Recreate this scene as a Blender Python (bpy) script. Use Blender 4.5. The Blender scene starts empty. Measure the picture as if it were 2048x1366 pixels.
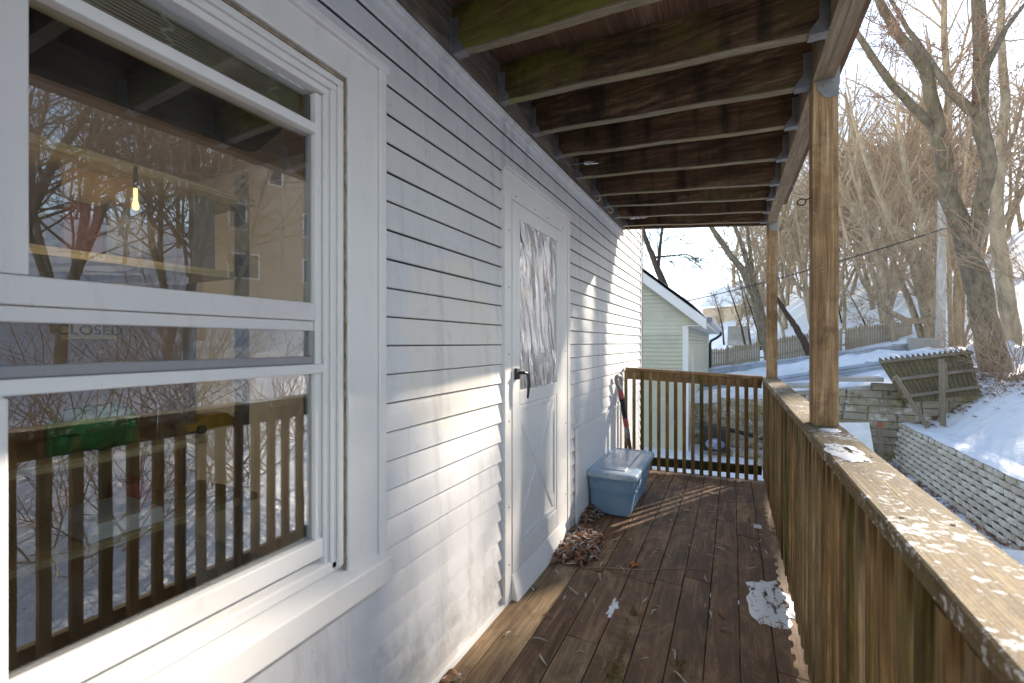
import bpy, math, random
from mathutils import Vector, Matrix, noise as mnoise
R = math.radians
C = bpy.context.scene.collection
PI = math.pi

# ------------------------------------------------------------------ view geometry (metres; x away from the house wall, y along it)
F = 890.0
TH = math.atan(441 / 890.0)
SN, CS = math.sin(TH), math.cos(TH)
HZ = 686.0
EYE = 1.36
def at(px, py, d):
    r = (px - 1024) / F * d
    return Vector((r * CS - d * SN, r * SN + d * CS, EYE - (py - HZ) / F * d))
def onx(px, py, X):
    k = (px - 1024) / F
    return at(px, py, X / (k * CS - SN))
def ony(px, py, Y):
    k = (px - 1024) / F
    return at(px, py, Y / (k * SN + CS))
def onz(px, py, Z):
    return at(px, py, (EYE - Z) * F / (py - HZ))
W = -1.073                      # plane of the house wall

# ------------------------------------------------------------------ mesh helper
class MB:
    def __init__(s): s.v = []; s.f = []
    def quad8(s, p):
        b = len(s.v); s.v += [tuple(q) for q in p]
        s.f += [(b, b+3, b+2, b+1), (b+4, b+5, b+6, b+7), (b, b+1, b+5, b+4), (b+1, b+2, b+6, b+5), (b+2, b+3, b+7, b+6), (b+3, b, b+4, b+7)]
        return s
    def box(s, x0, x1, y0, y1, z0, z1):
        return s.quad8([(x0,y0,z0),(x1,y0,z0),(x1,y1,z0),(x0,y1,z0),(x0,y0,z1),(x1,y0,z1),(x1,y1,z1),(x0,y1,z1)])
    def beam(s, p, q, w, h, up=(0, 0, 1)):
        p, q, up = Vector(p), Vector(q), Vector(up)
        t = (q - p).normalized(); a = t.cross(up).normalized() * (w / 2); u = a.cross(t).normalized() * (h / 2)
        return s.quad8([p-a-u, p+a-u, q+a-u, q-a-u, p-a+u, p+a+u, q+a+u, q-a+u])
    def tube(s, pts, rad, n=6, cap=True):
        pts = [Vector(p) for p in pts]
        if not hasattr(rad, '__len__'): rad = [rad] * len(pts)
        b0 = len(s.v); m = len(pts); ref = None
        for i, p in enumerate(pts):
            t = (pts[min(i+1, m-1)] - pts[max(i-1, 0)])
            t = t.normalized() if t.length > 1e-9 else Vector((0, 0, 1))
            if ref is None:
                ref = t.cross(Vector((0, 0, 1)) if abs(t.z) < .9 else Vector((1, 0, 0))).normalized()
            a = (ref - t * ref.dot(t))
            a = a.normalized() if a.length > 1e-6 else t.orthogonal().normalized()
            ref = a; c = t.cross(a)
            for j in range(n):
                an = 2 * PI * j / n
                s.v.append(tuple(p + (a * math.cos(an) + c * math.sin(an)) * rad[i]))
        for i in range(m - 1):
            for j in range(n):
                k = (j + 1) % n
                s.f.append((b0+i*n+j, b0+i*n+k, b0+(i+1)*n+k, b0+(i+1)*n+j))
        if cap:
            s.f.append(tuple(b0 + j for j in reversed(range(n)))); s.f.append(tuple(b0 + (m-1)*n + j for j in range(n)))
        return s
    def prism(s, poly, vec):            # a closed outline swept along vec
        vec = Vector(vec); n = len(poly); b = len(s.v)
        s.v += [tuple(p) for p in poly] + [tuple(Vector(p) + vec) for p in poly]
        s.f.append(tuple(b + i for i in reversed(range(n)))); s.f.append(tuple(b + n + i for i in range(n)))
        for i in range(n):
            j = (i + 1) % n
            s.f.append((b+i, b+j, b+n+j, b+n+i))
        return s
    def loops(s, rings, cap0=True, cap1=True):
        b = len(s.v); n = len(rings[0])
        for r in rings: s.v += [tuple(p) for p in r]
        for i in range(len(rings) - 1):
            for j in range(n):
                k = (j + 1) % n
                s.f.append((b+i*n+j, b+i*n+k, b+(i+1)*n+k, b+(i+1)*n+j))
        if cap0: s.f.append(tuple(b + j for j in reversed(range(n))))
        if cap1: s.f.append(tuple(b + (len(rings)-1)*n + j for j in range(n)))
        return s
    def grid(s, fn, nu, nv):
        b = len(s.v)
        for i in range(nu + 1):
            for j in range(nv + 1): s.v.append(tuple(fn(i / nu, j / nv)))
        for i in range(nu):
            for j in range(nv):
                s.f.append((b+i*(nv+1)+j, b+(i+1)*(nv+1)+j, b+(i+1)*(nv+1)+j+1, b+i*(nv+1)+j+1))
        return s
    def build(s, name, m, parent=None, smooth=False, bevel=0, origin=None):
        o0 = Vector(origin) if origin is not None else Vector((0, 0, 0))
        base = o0 + (parent_loc(parent) if parent else Vector((0, 0, 0)))
        me = bpy.data.meshes.new(name)
        me.from_pydata([(x - base.x, y - base.y, z - base.z) for x, y, z in s.v], [], s.f)
        me.materials.append(m)
        if smooth:
            me.polygons.foreach_set('use_smooth', [True] * len(me.polygons))
        me.update()
        o = bpy.data.objects.new(name, me); C.objects.link(o)
        o.location = o0
        if parent: o.parent = parent
        if bevel:
            md = o.modifiers.new('edge', 'BEVEL'); md.width = bevel; md.segments = 2; md.limit_method = 'ANGLE'; md.angle_limit = R(40)
            if not smooth: 
                me.polygons.foreach_set('use_smooth', [False] * len(me.polygons))
        return o
def parent_loc(o):
    l = Vector((0, 0, 0))
    while o: l += o.location; o = o.parent
    return l
def tag(o, label, cat, group=None, kind=None):
    if label: o['label'] = label
    if cat: o['category'] = cat
    if group: o['group'] = group
    if kind: o['kind'] = kind
    return o
def thing(name, label, cat, loc=(0, 0, 0), group=None):
    o = bpy.data.objects.new(name, None); C.objects.link(o); o.location = loc; o.empty_display_size = .1
    return tag(o, label, cat, group)
def dup(o, parent, dl):
    c = o.copy(); C.objects.link(c); c.parent = parent; c.location = Vector(o.location) + Vector(dl); return c
def kids(o): return [c for c in bpy.data.objects if c.parent is o]

# ------------------------------------------------------------------ material helper
class NT:
    def __init__(s, name):
        s.m = bpy.data.materials.new(name); s.m.use_nodes = True; s.t = s.m.node_tree; s.t.nodes.clear()
        s.out = s.t.nodes.new('ShaderNodeOutputMaterial')
    def n(s, kind, ins=None, **kw):
        nd = s.t.nodes.new('ShaderNode' + kind)
        for k, v in kw.items(): setattr(nd, k, v)
        for k, v in (ins or {}).items(): s.set(nd.inputs[k], v)
        return nd
    def set(s, sock, v):
        if isinstance(v, bpy.types.NodeSocket): s.t.links.new(v, sock)
        elif isinstance(v, bpy.types.Node): s.t.links.new(v.outputs[0], sock)
        else:
            if hasattr(v, '__len__') and len(v) == 3 and sock.type == 'RGBA': v = (*v, 1)
            sock.default_value = v
    def coord(s, kind='Object'): return s.n('TexCoord').outputs[kind]
    def geo(s): return s.n('NewGeometry').outputs['Position']
    def map(s, vec, scale=(1,1,1), loc=(0,0,0), rot=(0,0,0)):
        return s.n('Mapping', {'Vector': vec, 'Scale': scale, 'Location': loc, 'Rotation': rot}).outputs[0]
    def noise(s, vec, scale, detail=4, rough=.55, dist=0):
        return s.n('TexNoise', {'Vector': vec, 'Scale': scale, 'Detail': detail, 'Roughness': rough, 'Distortion': dist}).outputs['Fac']
    def ramp(s, fac, stops, interp='LINEAR'):
        nd = s.n('ValToRGB', {'Fac': fac}); cr = nd.color_ramp; cr.interpolation = interp
        while len(cr.elements) < len(stops): cr.elements.new(.5)
        for e, (p, c) in zip(cr.elements, stops):
            e.position = p; e.color = (*c, 1) if hasattr(c, '__len__') else (c, c, c, 1)
        return nd.outputs[0]
    def mix(s, fac, a, b, blend='MIX'):
        nd = s.n('Mix', data_type='RGBA', blend_type=blend)
        s.set(nd.inputs[0], fac); s.set(nd.inputs[6], a); s.set(nd.inputs[7], b)
        return nd.outputs[2]
    def math(s, op, a, b=0.0):
        nd = s.n('Math', operation=op); s.set(nd.inputs[0], a); s.set(nd.inputs[1], b); return nd.outputs[0]
    def maprange(s, v, a, b, c=0, d=1):
        return s.n('MapRange', {0: v, 1: a, 2: b, 3: c, 4: d}).outputs[0]
    def bump(s, h, strength=.3, dist=.01):
        return s.n('Bump', {'Height': h, 'Strength': strength, 'Distance': dist}).outputs[0]
    def pbr(s, col, rough=.6, normal=None, metal=0, spec=.5, **ins):
        d = {'Base Color': col, 'Roughness': rough, 'Metallic': metal, 'Specular IOR Level': spec}; d.update(ins)
        b = s.n('BsdfPrincipled', d)
        if normal is not None: s.set(b.inputs['Normal'], normal)
        s.set(s.out.inputs[0], b); return s.m
    def rnd(s): return s.n('ObjectInfo').outputs['Random']

def plain(name, col, rough=.5, metal=0, var=.12, scale=8, bump=.08):
    t = NT(name); p = t.coord()
    a = t.noise(p, scale, 5); c = t.mix(t.maprange(a, .3, .7), [x * (1 - var) for x in col], [min(1, x * (1 + var)) for x in col])
    return t.pbr(c, rough, t.bump(t.noise(p, scale * 9, 3), bump, .003), metal)

def wood(name, dark, mid, light, axis='y', moss=0, mosscol=(.09, .11, .012), blotch=.5, grain=26, rough=.8, frost=0, var=.5, wet=0, bstr=.35, tones=False, wear=0, drip=0):
    t = NT(name); p = t.coord()
    off = t.n('CombineXYZ', {0: t.math('MULTIPLY', t.rnd(), 37.0), 1: t.math('MULTIPLY', t.rnd(), 91.0), 2: t.math('MULTIPLY', t.rnd(), 53.0)}).outputs[0]
    q = t.n('VectorMath', {0: p, 1: off}, operation='ADD').outputs[0]
    sc = {'x': (.09, 1, 1), 'y': (1, .09, 1), 'z': (1, 1, .09)}[axis]
    ring = t.noise(t.map(q, [a * grain for a in sc]), 1.0, 6, .6, 1.2)
    sc2 = {'x': (.02, 1, 1), 'y': (1, .02, 1), 'z': (1, 1, .02)}[axis]
    fine = t.noise(t.map(q, [a * 190 for a in sc2]), 1.0, 4, .7)
    big = t.noise(q, 2.6, 5, .6)
    c = t.ramp(ring, [(.28, dark), (.5, mid), (.72, light)])
    c = t.mix(t.maprange(fine, .35, .6, 0, .68), c, [x * .45 for x in dark], 'MIX')
    c = t.mix(t.maprange(big, .42, .68, 0, blotch), c, [x * .55 for x in dark])
    c = t.mix(t.math('MULTIPLY', t.rnd(), var), c, [x * .62 for x in mid])
    if tones: c = t.mix(1.0, c, t.ramp(t.rnd(), [(0, (.42, .44, .2)), (.12, (.8, .68, .52)), (.35, (1, .9, .72)), (.6, (.72, .56, .42)), (.75, (1, .97, .9))], 'CONSTANT'), 'MULTIPLY')
    if drip:
        dn = t.noise(t.map(q, (7, 7, .9)), 1, 5, .6); c = t.mix(t.maprange(dn, .52, .66, 0, drip), c, (.02, .014, .01))
    if wear:
        wn = t.noise(t.map(q, (4, 1.3, 4)), 1.6, 7, .72, .8); c = t.mix(t.maprange(wn, .5, .68, 0, wear), c, t.mix(fine, [x * 1.1 for x in light], mid)); gn = t.noise(q, 7.5, 6, .7); c = t.mix(t.maprange(gn, .55, .68, 0, .5), c, (.055, .034, .02))
        sp = t.noise(q, 120, 2, .5); c = t.mix(t.maprange(sp, .7, .76, 0, .7), c, (.6, .56, .5))
    if moss:
        m = t.math('ADD', t.math('MULTIPLY', t.noise(t.map(q, [2.6 * a ** .3 for a in sc]), 1, 7, .7), .75), t.math('MULTIPLY', fine, .25)); c = t.mix(t.maprange(m, .6 - .22 * moss, .78 - .2 * moss, 0, .85), c, t.mix(fine, mosscol, [x * .35 for x in mosscol]))
    if frost:
        m = t.noise(q, 62, 6, .68); m2 = t.noise(q, 5.5, 5, .6); m = t.math('ADD', m, t.math('MULTIPLY', t.math('SUBTRACT', m2, .5), .75)); c = t.mix(t.maprange(m, .44, .56, 0, .55), c, scaled(dark, .8))
        c = t.mix(t.maprange(m, .58, .69, 0, .9), c, (.78, .79, .8))
    h = t.math('ADD', t.math('MULTIPLY', fine, .6), ring)
    return t.pbr(c, rough, t.bump(h, bstr, .004), spec=.3 + wet)

def scaled(c, k): return tuple(x * k for x in c)

M = {}
M['deck'] = wood('weathered_deck_wood', (.065, .032, .014), (.27, .14, .064), (.52, .32, .16), 'y', blotch=.6, grain=20, rough=.66, wet=.15, bstr=1.0, wear=.75)
M['deck_pale'] = wood('pale_deck_wood', (.14, .082, .042), (.36, .235, .13), (.54, .4, .25), 'y', blotch=.45, grain=20, rough=.75, bstr=.8, wear=.5)
M['rail_z'] = wood('baluster_wood', (.15, .095, .045), (.42, .3, .155), (.66, .52, .32), 'z', moss=.3, mosscol=(.15, .15, .035), blotch=.6, drip=.5, grain=34, var=.25, tones=True)
M['rail_x'] = wood('end_rail_wood', (.17, .085, .04), (.4, .23, .12), (.58, .4, .24), 'x', moss=.15, mosscol=(.08, .09, .02), blotch=.5)
M['rail_y'] = wood('side_rail_wood', (.08, .055, .026), (.2, .14, .065), (.34, .26, .14), 'y', moss=.5, mosscol=(.07, .085, .015), blotch=.5)
M['rail_wet'] = wood('mossy_bottom_rail_wood', (.03, .028, .014), (.075, .07, .03), (.14, .13, .065), 'x', moss=.6, mosscol=(.05, .065, .012))
M['cap'] = wood('frosted_cap_wood', (.13, .085, .038), (.33, .235, .115), (.54, .42, .235), 'y', moss=.4, mosscol=(.14, .115, .02), blotch=.55, frost=1.0, grain=22, wear=.5, bstr=.8)
M['post'] = wood('porch_post_wood', (.2, .105, .048), (.48, .29, .145), (.64, .45, .27), 'z', blotch=.65, grain=16, var=.1, wear=.4)
M['joist'] = wood('dark_joist_wood', (.035, .02, .011), (.21, .118, .062), (.46, .29, .165), 'x', moss=.2, mosscol=(.2, .19, .03), blotch=.8, drip=.8, grain=18, var=.35)
M['joist_moss'] = wood('mossy_joist_wood', (.03, .018, .01), (.19, .108, .056), (.42, .26, .15), 'x', moss=.6, mosscol=(.33, .34, .035), blotch=.6, drip=.7, grain=18, var=.1)
M['joist_edge'] = wood('pale_joist_edge', (.16, .12, .075), (.34, .28, .19), (.52, .45, .34), 'x', moss=.4, mosscol=(.32, .36, .06), blotch=.3)
M['under'] = wood('underside_board_wood', (.08, .042, .03), (.26, .14, .088), (.46, .29, .2), 'y', moss=.15, blotch=.7, grain=16, var=.75)
M['ledger'] = wood('grey_ledger_wood', (.1, .072, .052), (.28, .22, .165), (.46, .39, .32), 'y', blotch=.5, grain=26)
M['rim'] = wood('rim_beam_wood', (.16, .11, .065), (.34, .255, .165), (.54, .44, .33), 'y', blotch=.25, grain=26)
M['oldwood'] = wood('grey_old_wood', (.16, .12, .085), (.34, .275, .2), (.5, .42, .33), 'z', blotch=.4)
M['picket'] = wood('pale_picket_wood', (.3, .225, .15), (.5, .41, .29), (.64, .55, .43), 'z', blotch=.3)
M['panelwood'] = wood('mossy_picket_wood', (.07, .052, .026), (.22, .165, .085), (.38, .3, .18), 'z', moss=.3, mosscol=(.17, .15, .035), blotch=.5)
M['shelf'] = wood('shelf_pine', (.6, .44, .22), (.72, .56, .32), (.8, .66, .42), 'y', blotch=.1)

def siding_mat(name, base, warm, patch=True):
    t = NT(name); p = t.geo()
    big = t.noise(p, 1.1, 4); c = t.mix(t.maprange(big, .35, .65), base, scaled(base, .93))
    if patch:        # scrubbed and soiled area beside the window
        sx = t.n('SeparateXYZ', {0: p})
        dy = t.math('DIVIDE', t.math('SUBTRACT', sx.outputs[1], 1.62), .36); dz = t.math('DIVIDE', t.math('SUBTRACT', sx.outputs[2], 1.36), .4)
        r2 = t.math('ADD', t.math('MULTIPLY', dy, dy), t.math('MULTIPLY', dz, dz))
        r2 = t.math('ADD', r2, t.math('MULTIPLY', t.math('SUBTRACT', t.noise(p, 5, 5), .5), 1.6))
        c = t.mix(t.maprange(r2, 1.02, .9, 0, .75), c, warm)
        sp2 = t.noise(p, 9, 7, .75); sz = t.maprange(sx.outputs[2], .0, .45, .34, 0); c = t.mix(t.maprange(t.math('ADD', sp2, sz), .62, .85, 0, .55), c, (.36, .33, .3)); spk = t.noise(p, 60, 2); c = t.mix(t.maprange(spk, .76, .8, 0, .5), c, (.3, .25, .2))
    g = t.noise(t.map(p, (300, 6, 90)), 1, 3)
    dirt_or_shade = t.noise(t.map(p, (1, 9, .8)), 1.6, 5, .65); c = t.mix(t.maprange(dirt_or_shade, .5, .72, 0, .42), c, (.34, .33, .33))
    dv = t.noise(p, 14, 6, .7); c = t.mix(t.maprange(dv, .58, .78, 0, .32), c, (.38, .35, .32))
    return t.pbr(c, .42, t.bump(g, .12, .002), spec=.4)
M['siding'] = siding_mat('grey_vinyl_siding', (.73, .722, .722), (.77, .715, .64))
M['siding_far'] = siding_mat('sage_vinyl_siding', (.58, .56, .43), (.5, .5, .4), False)
def white_mat(name, base=(.8, .785, .765), dirt_or_shade=.25, streak=30):
    t = NT(name); p = t.geo()
    a = t.noise(p, 2.2, 4); c = t.mix(t.maprange(a, .35, .65), base, scaled(base, .94))
    d = t.noise(t.map(p, (20, 20, 5)), 1, 6, .7); c = t.mix(t.maprange(d, .55, .8, 0, dirt_or_shade), c, (.46, .42, .37))
    s = t.noise(p, 70, 2); c = t.mix(t.maprange(s, .74, .78, 0, .45), c, (.22, .18, .15))
    return t.pbr(c, .4, t.bump(t.noise(p, 140, 3), .06, .002), spec=.45)
M['white'] = white_mat('white_trim_vinyl')
M['white2'] = white_mat('aged_white_sash', (.72, .69, .68), .4)
M['sashgrey'] = white_mat('grey_lower_sash', (.3, .29, .3), .5)
M['caulk'] = plain('brown_caulk', (.3, .235, .16), .9, 0, .5, 40, .4)
M['door_white'] = white_mat('white_door_skin', (.8, .79, .77), .15)
M['steel'] = plain('galvanized_steel', (.24, .24, .245), .55, .5, .25, 14)
M['railsteel'] = plain('guardrail_steel', (.42, .45, .5), .5, .6, .2, 3)
M['black'] = plain('black_plastic', (.015, .015, .017), .4)
M['blackrubber'] = plain('black_rubber', (.02, .02, .021), .7)
M['red'] = plain('red_plastic', (.42, .07, .065), .5)
M['brown'] = plain('brown_shaft_wood', (.1, .05, .03), .6, 0, .3)
M['greyplastic'] = plain('grey_plastic', (.2, .2, .21), .45)
M['dark'] = plain('dark_cloth', (.012, .011, .012), .9)
M['shade_brown'] = plain('shadow_brown', (.11, .1, .1), .95)  # dark core colour that draws the shadow lines between siding courses
M['card'] = plain('cardboard', (.55, .34, .17), .85, 0, .15)
M['card2'] = plain('pale_cardboard', (.45, .33, .18), .85, 0, .15)
M['paper'] = plain('white_paper', (.75, .74, .72), .7)
M['yellow'] = plain('yellow_toy_paint', (.5, .28, .03), .3)
M['green'] = plain('green_foil', (.012, .28, .07), .22, .35, .4, 12, .5)
M['redbox'] = plain('dark_red_print', (.11, .022, .024), .6)
M['tan'] = plain('tan_clapboard', (.46, .36, .27), .7, 0, .1, 3)
M['roofgrey'] = plain('grey_shingle', (.16, .16, .17), .85, 0, .3, 20, .3)
M['interior'] = plain('brown_panelling', (.36, .2, .1), .7, 0, .2, 3)
M['interior2'] = plain('orange_brown_panel', (.44, .3, .19), .6, 0, .15, 3)
M['intfloor'] = plain('grey_brown_carpet', (.3, .27, .24), .95, 0, .3, 40, .4)
M['blind'] = plain('beige_blind', (.42, .37, .27), .6)
M['cord'] = plain('cream_cord', (.6, .57, .45), .8)
def clear(name, tint=(.9, .9, .92)):
    t = NT(name)
    g = t.n('BsdfGlossy', {'Color': (.9, .9, .9), 'Roughness': .08}); tr = t.n('BsdfTransparent', {'Color': tint})
    nz = t.noise(t.coord(), 60, 3)
    mx = t.n('MixShader', {0: t.maprange(nz, .3, .7, .15, .6), 1: tr, 2: g}); t.set(t.out.inputs[0], mx); return t.m
M['clear'] = clear('clear_plastic')
def glass(name, boost=1.0, dust=.02):
    t = NT(name); p = t.coord()
    fr = t.n('Fresnel', {'IOR': 1.5}); nz = t.noise(p, 3, 4)
    gl = t.n('BsdfGlossy', {'Color': (.96, .96, 1), 'Roughness': .0}); tr = t.n('BsdfTransparent', {'Color': (.9, .92, .9)})
    t.set(gl.inputs['Normal'], t.bump(t.noise(p, 2.3, 2), .02, .02))
    fac = t.n('Math', {0: t.math('MULTIPLY', fr, 3.0 * boost), 1: .55}, operation='MINIMUM').outputs[0]
    mx = t.n('MixShader', {0: fac, 1: tr, 2: gl})
    df = t.n('BsdfDiffuse', {'Color': (.5, .5, .48)})
    mx2 = t.n('MixShader', {0: t.maprange(nz, .4, .75, 0, dust), 1: mx, 2: df})
    t.set(t.out.inputs[0], mx2); return t.m
M['glass'] = glass('window_glass'); M['glass_screen'] = glass('screened_window_glass', .75, .05)
def film():
    t = NT('crinkled_plastic_film'); p = t.coord()
    q_ = t.map(p, (1, 1, 1), (0, 0, 0), (R(-14), 0, 0)); w = t.noise(t.map(q_, (4, 30, 3)), 1, 4, .55, .8); h = t.noise(t.map(q_, (8, 60, 9)), 1, 3, .5, .5)
    nm = t.bump(t.math('ADD', w, t.math('MULTIPLY', h, .3)), .9, .02)
    gl = t.n('BsdfGlossy', {'Color': (.97, .97, .97), 'Roughness': .16}); t.set(gl.inputs['Normal'], nm)
    tr = t.n('BsdfTransparent', {'Color': (.8, .8, .8)}); df = t.n('BsdfTranslucent', {'Color': (.7, .7, .7)}); d2 = t.n('BsdfDiffuse', {'Color': (.85, .85, .86)}); t.set(d2.inputs['Normal'], nm)
    m1 = t.n('MixShader', {0: t.maprange(w, .35, .62, .12, .62), 1: tr, 2: d2})
    m2 = t.n('MixShader', {0: t.maprange(w, .42, .6, .15, .5), 1: m1, 2: gl}); t.set(t.out.inputs[0], m2); return t.m
M['film'] = film()
def snow_mat(name, litter=True):
    t = NT(name); p = t.geo()
    a = t.noise(p, .8, 6, .6); c = t.mix(t.maprange(a, .3, .7), (.8, .82, .86), (.86, .87, .89))
    if litter:
        l = t.noise(p, 10, 8, .78); l2 = t.noise(p, .45, 3)
        c = t.mix(t.maprange(t.math('ADD', l, t.math('MULTIPLY', t.math('SUBTRACT', l2, .5), .45)), .665, .74, 0, .8), c, (.16, .095, .055))
    ft = t.n('TexVoronoi', {'Vector': t.map(p, (1.1, 2.0, 1)), 'Scale': 1.3}).outputs['Distance']; h = t.math('ADD', t.math('ADD', t.noise(p, 1.6, 6), t.math('MULTIPLY', t.noise(p, 14, 4), .14)), t.math('MULTIPLY', t.maprange(ft, .1, .2), .35))
    return t.pbr(c, .55, t.bump(h, .8, .12), spec=.3)
M['snow'] = snow_mat('snow_ground'); M['snow_clean'] = snow_mat('clean_snow', False)
def bark(name, a, b, z=9, moss=0):
    t = NT(name); p = t.coord()
    n1 = t.noise(t.map(p, (z, z, z * .3)), 1, 7, .7, .6); n2 = t.noise(p, 1.3, 4)
    c = t.ramp(n1, [(.3, a), (.55, b), (.75, [min(1, x * 1.5) for x in b])])
    c = t.mix(t.maprange(n2, .5, .7, 0, .5), c, scaled(b, 1.25))
    if moss: c = t.mix(t.maprange(t.noise(p, 3, 5), .5, .65, 0, moss), c, (.1, .1, .03))
    return t.pbr(c, .9, t.bump(n1, .8, .02), spec=.2)
M['bark'] = bark('grey_bark', (.075, .06, .045), (.21, .17, .125), 9, .35)
M['bark_far'] = bark('brown_bark', (.14, .108, .075), (.36, .285, .2), 6)
M['bark_gold'] = bark('golden_bark', (.17, .115, .065), (.38, .27, .165), 6)
M['bark_dead'] = bark('dark_dead_bark', (.03, .022, .017), (.09, .065, .05), 12)
M['twig'] = plain('brown_twig_bark', (.38, .275, .185), .85, 0, .35, 2)
M['twig_tan'] = plain('tan_twig_bark', (.42, .29, .19), .8, 0, .35, 2)
M['bud'] = plain('red_buds', (.3, .09, .06), .7, 0, .4, 3)
M['pole'] = bark('pale_pole_wood', (.3, .25, .21), (.5, .46, .42), 7)
def blockmat(name, base, v=.3, moss=0):
    t = NT(name); p = t.geo()
    a = t.noise(p, 1.7, 5, .6); b = t.noise(p, 22, 6, .7)
    c = t.mix(t.maprange(a, .3, .7), scaled(base, 1 - v), scaled(base, 1 + v)); c = t.mix(t.maprange(b, .4, .75, 0, .5), c, scaled(base, .5))
    if moss:
        c = t.mix(t.maprange(t.noise(p, 2.6, 6, .7), .5, .62, 0, moss), c, (.2, .17, .05)); c = t.mix(t.maprange(t.noise(p, 3.3, 6, .75), .53, .62, 0, .8), c, (.66, .62, .56)); c = t.mix(t.maprange(t.noise(t.map(p, (1, 1, .6)), 5.7, 6, .75), .56, .66, 0, .8), c, (.06, .05, .04))
    return t.pbr(c, .9, t.bump(b, .7, .015), spec=.2)
def blockface():
    t = NT('splitface_block'); p = t.geo(); sx = t.n('SeparateXYZ', {0: p}); row = t.math('FLOOR', t.math('DIVIDE', t.math('SUBTRACT', sx.outputs[2], -.4), .098))
    odd = t.math('MULTIPLY', t.math('MODULO', t.math('ABSOLUTE', row), 2.0), .145); col = t.math('FLOOR', t.math('DIVIDE', t.math('SUBTRACT', t.math('SUBTRACT', sx.outputs[1], 6.9), odd), .29))
    wn = t.n('TexWhiteNoise', {0: t.n('CombineXYZ', {0: row, 1: col}).outputs[0]}).outputs['Value']
    c = t.mix(wn, (.62, .53, .43), (.84, .78, .69)); b = t.noise(p, 26, 6, .7); c = t.mix(t.maprange(b, .4, .72, 0, .5), c, (.3, .26, .21)); c = t.mix(t.maprange(t.noise(p, 1.9, 5, .7), .52, .68, 0, .5), c, (.36, .32, .26))
    return t.pbr(c, .9, t.bump(b, .8, .02), spec=.2)
M['block'] = blockface()
M['blockspare'] = blockmat('splitface_block_core', (.66, .59, .5), .12)
M['oldblock'] = blockmat('old_mossy_block', (.36, .31, .235), .35, .8)
M['concrete'] = blockmat('concrete', (.42, .4, .37), .12)
def bluebin():
    t = NT('blue_bin_plastic'); p = t.coord()
    c = t.mix(t.maprange(t.noise(p, 7, 6, .7), .45, .7, 0, .35), (.15, .27, .41), (.27, .38, .49)); c = t.mix(t.maprange(t.noise(p, 45, 4, .7), .6, .7, 0, .4), c, (.12, .2, .3))
    return t.pbr(c, .45, t.bump(t.noise(p, 90, 3), .08, .002))
M['bin'] = bluebin()
def lidmat():
    t = NT('dirty_blue_lid_plastic'); p = t.coord()
    c = t.mix(t.maprange(t.noise(p, 5, 6, .7), .42, .62, 0, .8), (.22, .34, .47), (.5, .57, .62))
    sx = t.n('SeparateXYZ', {0: p}); m = t.math('ADD', t.noise(p, 12, 7, .75), t.math('MULTIPLY', sx.outputs[0], .35))
    c = t.mix(t.maprange(m, .6, .7, 0, .75), c, (.16, .16, .12))
    return t.pbr(c, .3, t.bump(t.noise(p, 30, 5), .15, .004))
M['lid'] = lidmat()
def leafmat(name, a, b):
    t = NT(name); c = t.mix(t.maprange(t.noise(t.geo(), 26, 2), .35, .65), a, b); return t.pbr(c, .75, t.bump(t.noise(t.geo(), 200, 2), .3, .001))
M['leaf_grey'] = leafmat('silvery_dry_leaf', (.52, .49, .45), (.33, .25, .19)); M['leaf_red'] = leafmat('rusty_dry_leaf', (.3, .125, .055), (.15, .075, .045))
M['moss'] = plain('olive_moss', (.26, .21, .06), .95, 0, .5, 60, .8)

# ================================================================== TERRAIN
def sstep(a, b, x):
    t = min(1, max(0, (x - a) / (b - a))); return t * t * (3 - 2 * t)
def ground_z(x, y, bumps=True):
    s = .6 * y + .8 * x
    hill = .3 * max(0, s - 25) if s > 29 else (.3 * (s - 21) ** 2 / 16 if s > 21 else 0)
    if s > 90: hill = .3 * 65 + .12 * (s - 90)
    zb = -.02 + .14 * min(12, max(-7, x)) + hill
    zk = -.44 + .24 * min(9, max(0, x - 3.45)) + hill
    zk += .5 * sstep(3.55, 5.0, x) * sstep(8.0, 12.0, y)
    yard = -1.29
    if x > 3.55: front = zk
    elif x > 3.4 and y > 6.6: front = yard + (zk - yard) * (x - 3.4) / .15
    else: front = yard
    if y < 8.2:
        sl_ = yard + (-.2 - yard) * sstep(.9, 4.6, x) + .24 * min(9, max(0, x - 4.6)) + hill
        k_ = sstep(8.2, 5.6, y); front = front + (sl_ - front) * k_
    w = .15 + 5.5 * sstep(4.4, 6.2, x)
    z = front + (zb - front) * sstep(0, 1, (y - 12.72) / w)
    if bumps:
        n = mnoise.noise(Vector((x * .35, y * .35, 3.1))) * .16 + mnoise.noise(Vector((x * 1.2, y * 1.2, 7))) * .05
        n *= 0 if (abs(x - 3.45) < .3 and 6 < y < 12.8) or abs(y - 12.8) < .25 else 1
        if z < -1.0: n *= .5
        z += n
    return z
def axis_lines(a, b, fine0, fine1, df, grow, extra):
    v = []; x = fine0
    while x <= fine1: v.append(x); x += df
    st = df; x = fine1
    while x < b: st *= grow; x += st; v.append(x)
    st = df; x = fine0
    while x > a: st *= grow; x -= st; v.append(x)
    v = [q for q in v if all(abs(q - e) > .04 for e in extra)] + extra
    return sorted(v)
gx = axis_lines(-140, 190, -4, 11, .3, 1.09, [3.4, 3.55, 3.3, 3.7])
gy = axis_lines(-60, 240, -1, 26, .35, 1.07, [12.72, 12.87, 12.6, 13.0])
mb = MB(); nx, ny = len(gx), len(gy)
for x in gx:
    for y in gy: mb.v.append((x, y, ground_z(x, y)))
for i in range(nx - 1):
    for j in range(ny - 1): mb.f.append((i*ny+j, (i+1)*ny+j, (i+1)*ny+j+1, i*ny+j+1))
o = mb.build('ground', M['snow'], smooth=True); tag(o, 'snow covered ground rising to a wooded hillside', None, kind='structure')
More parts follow.
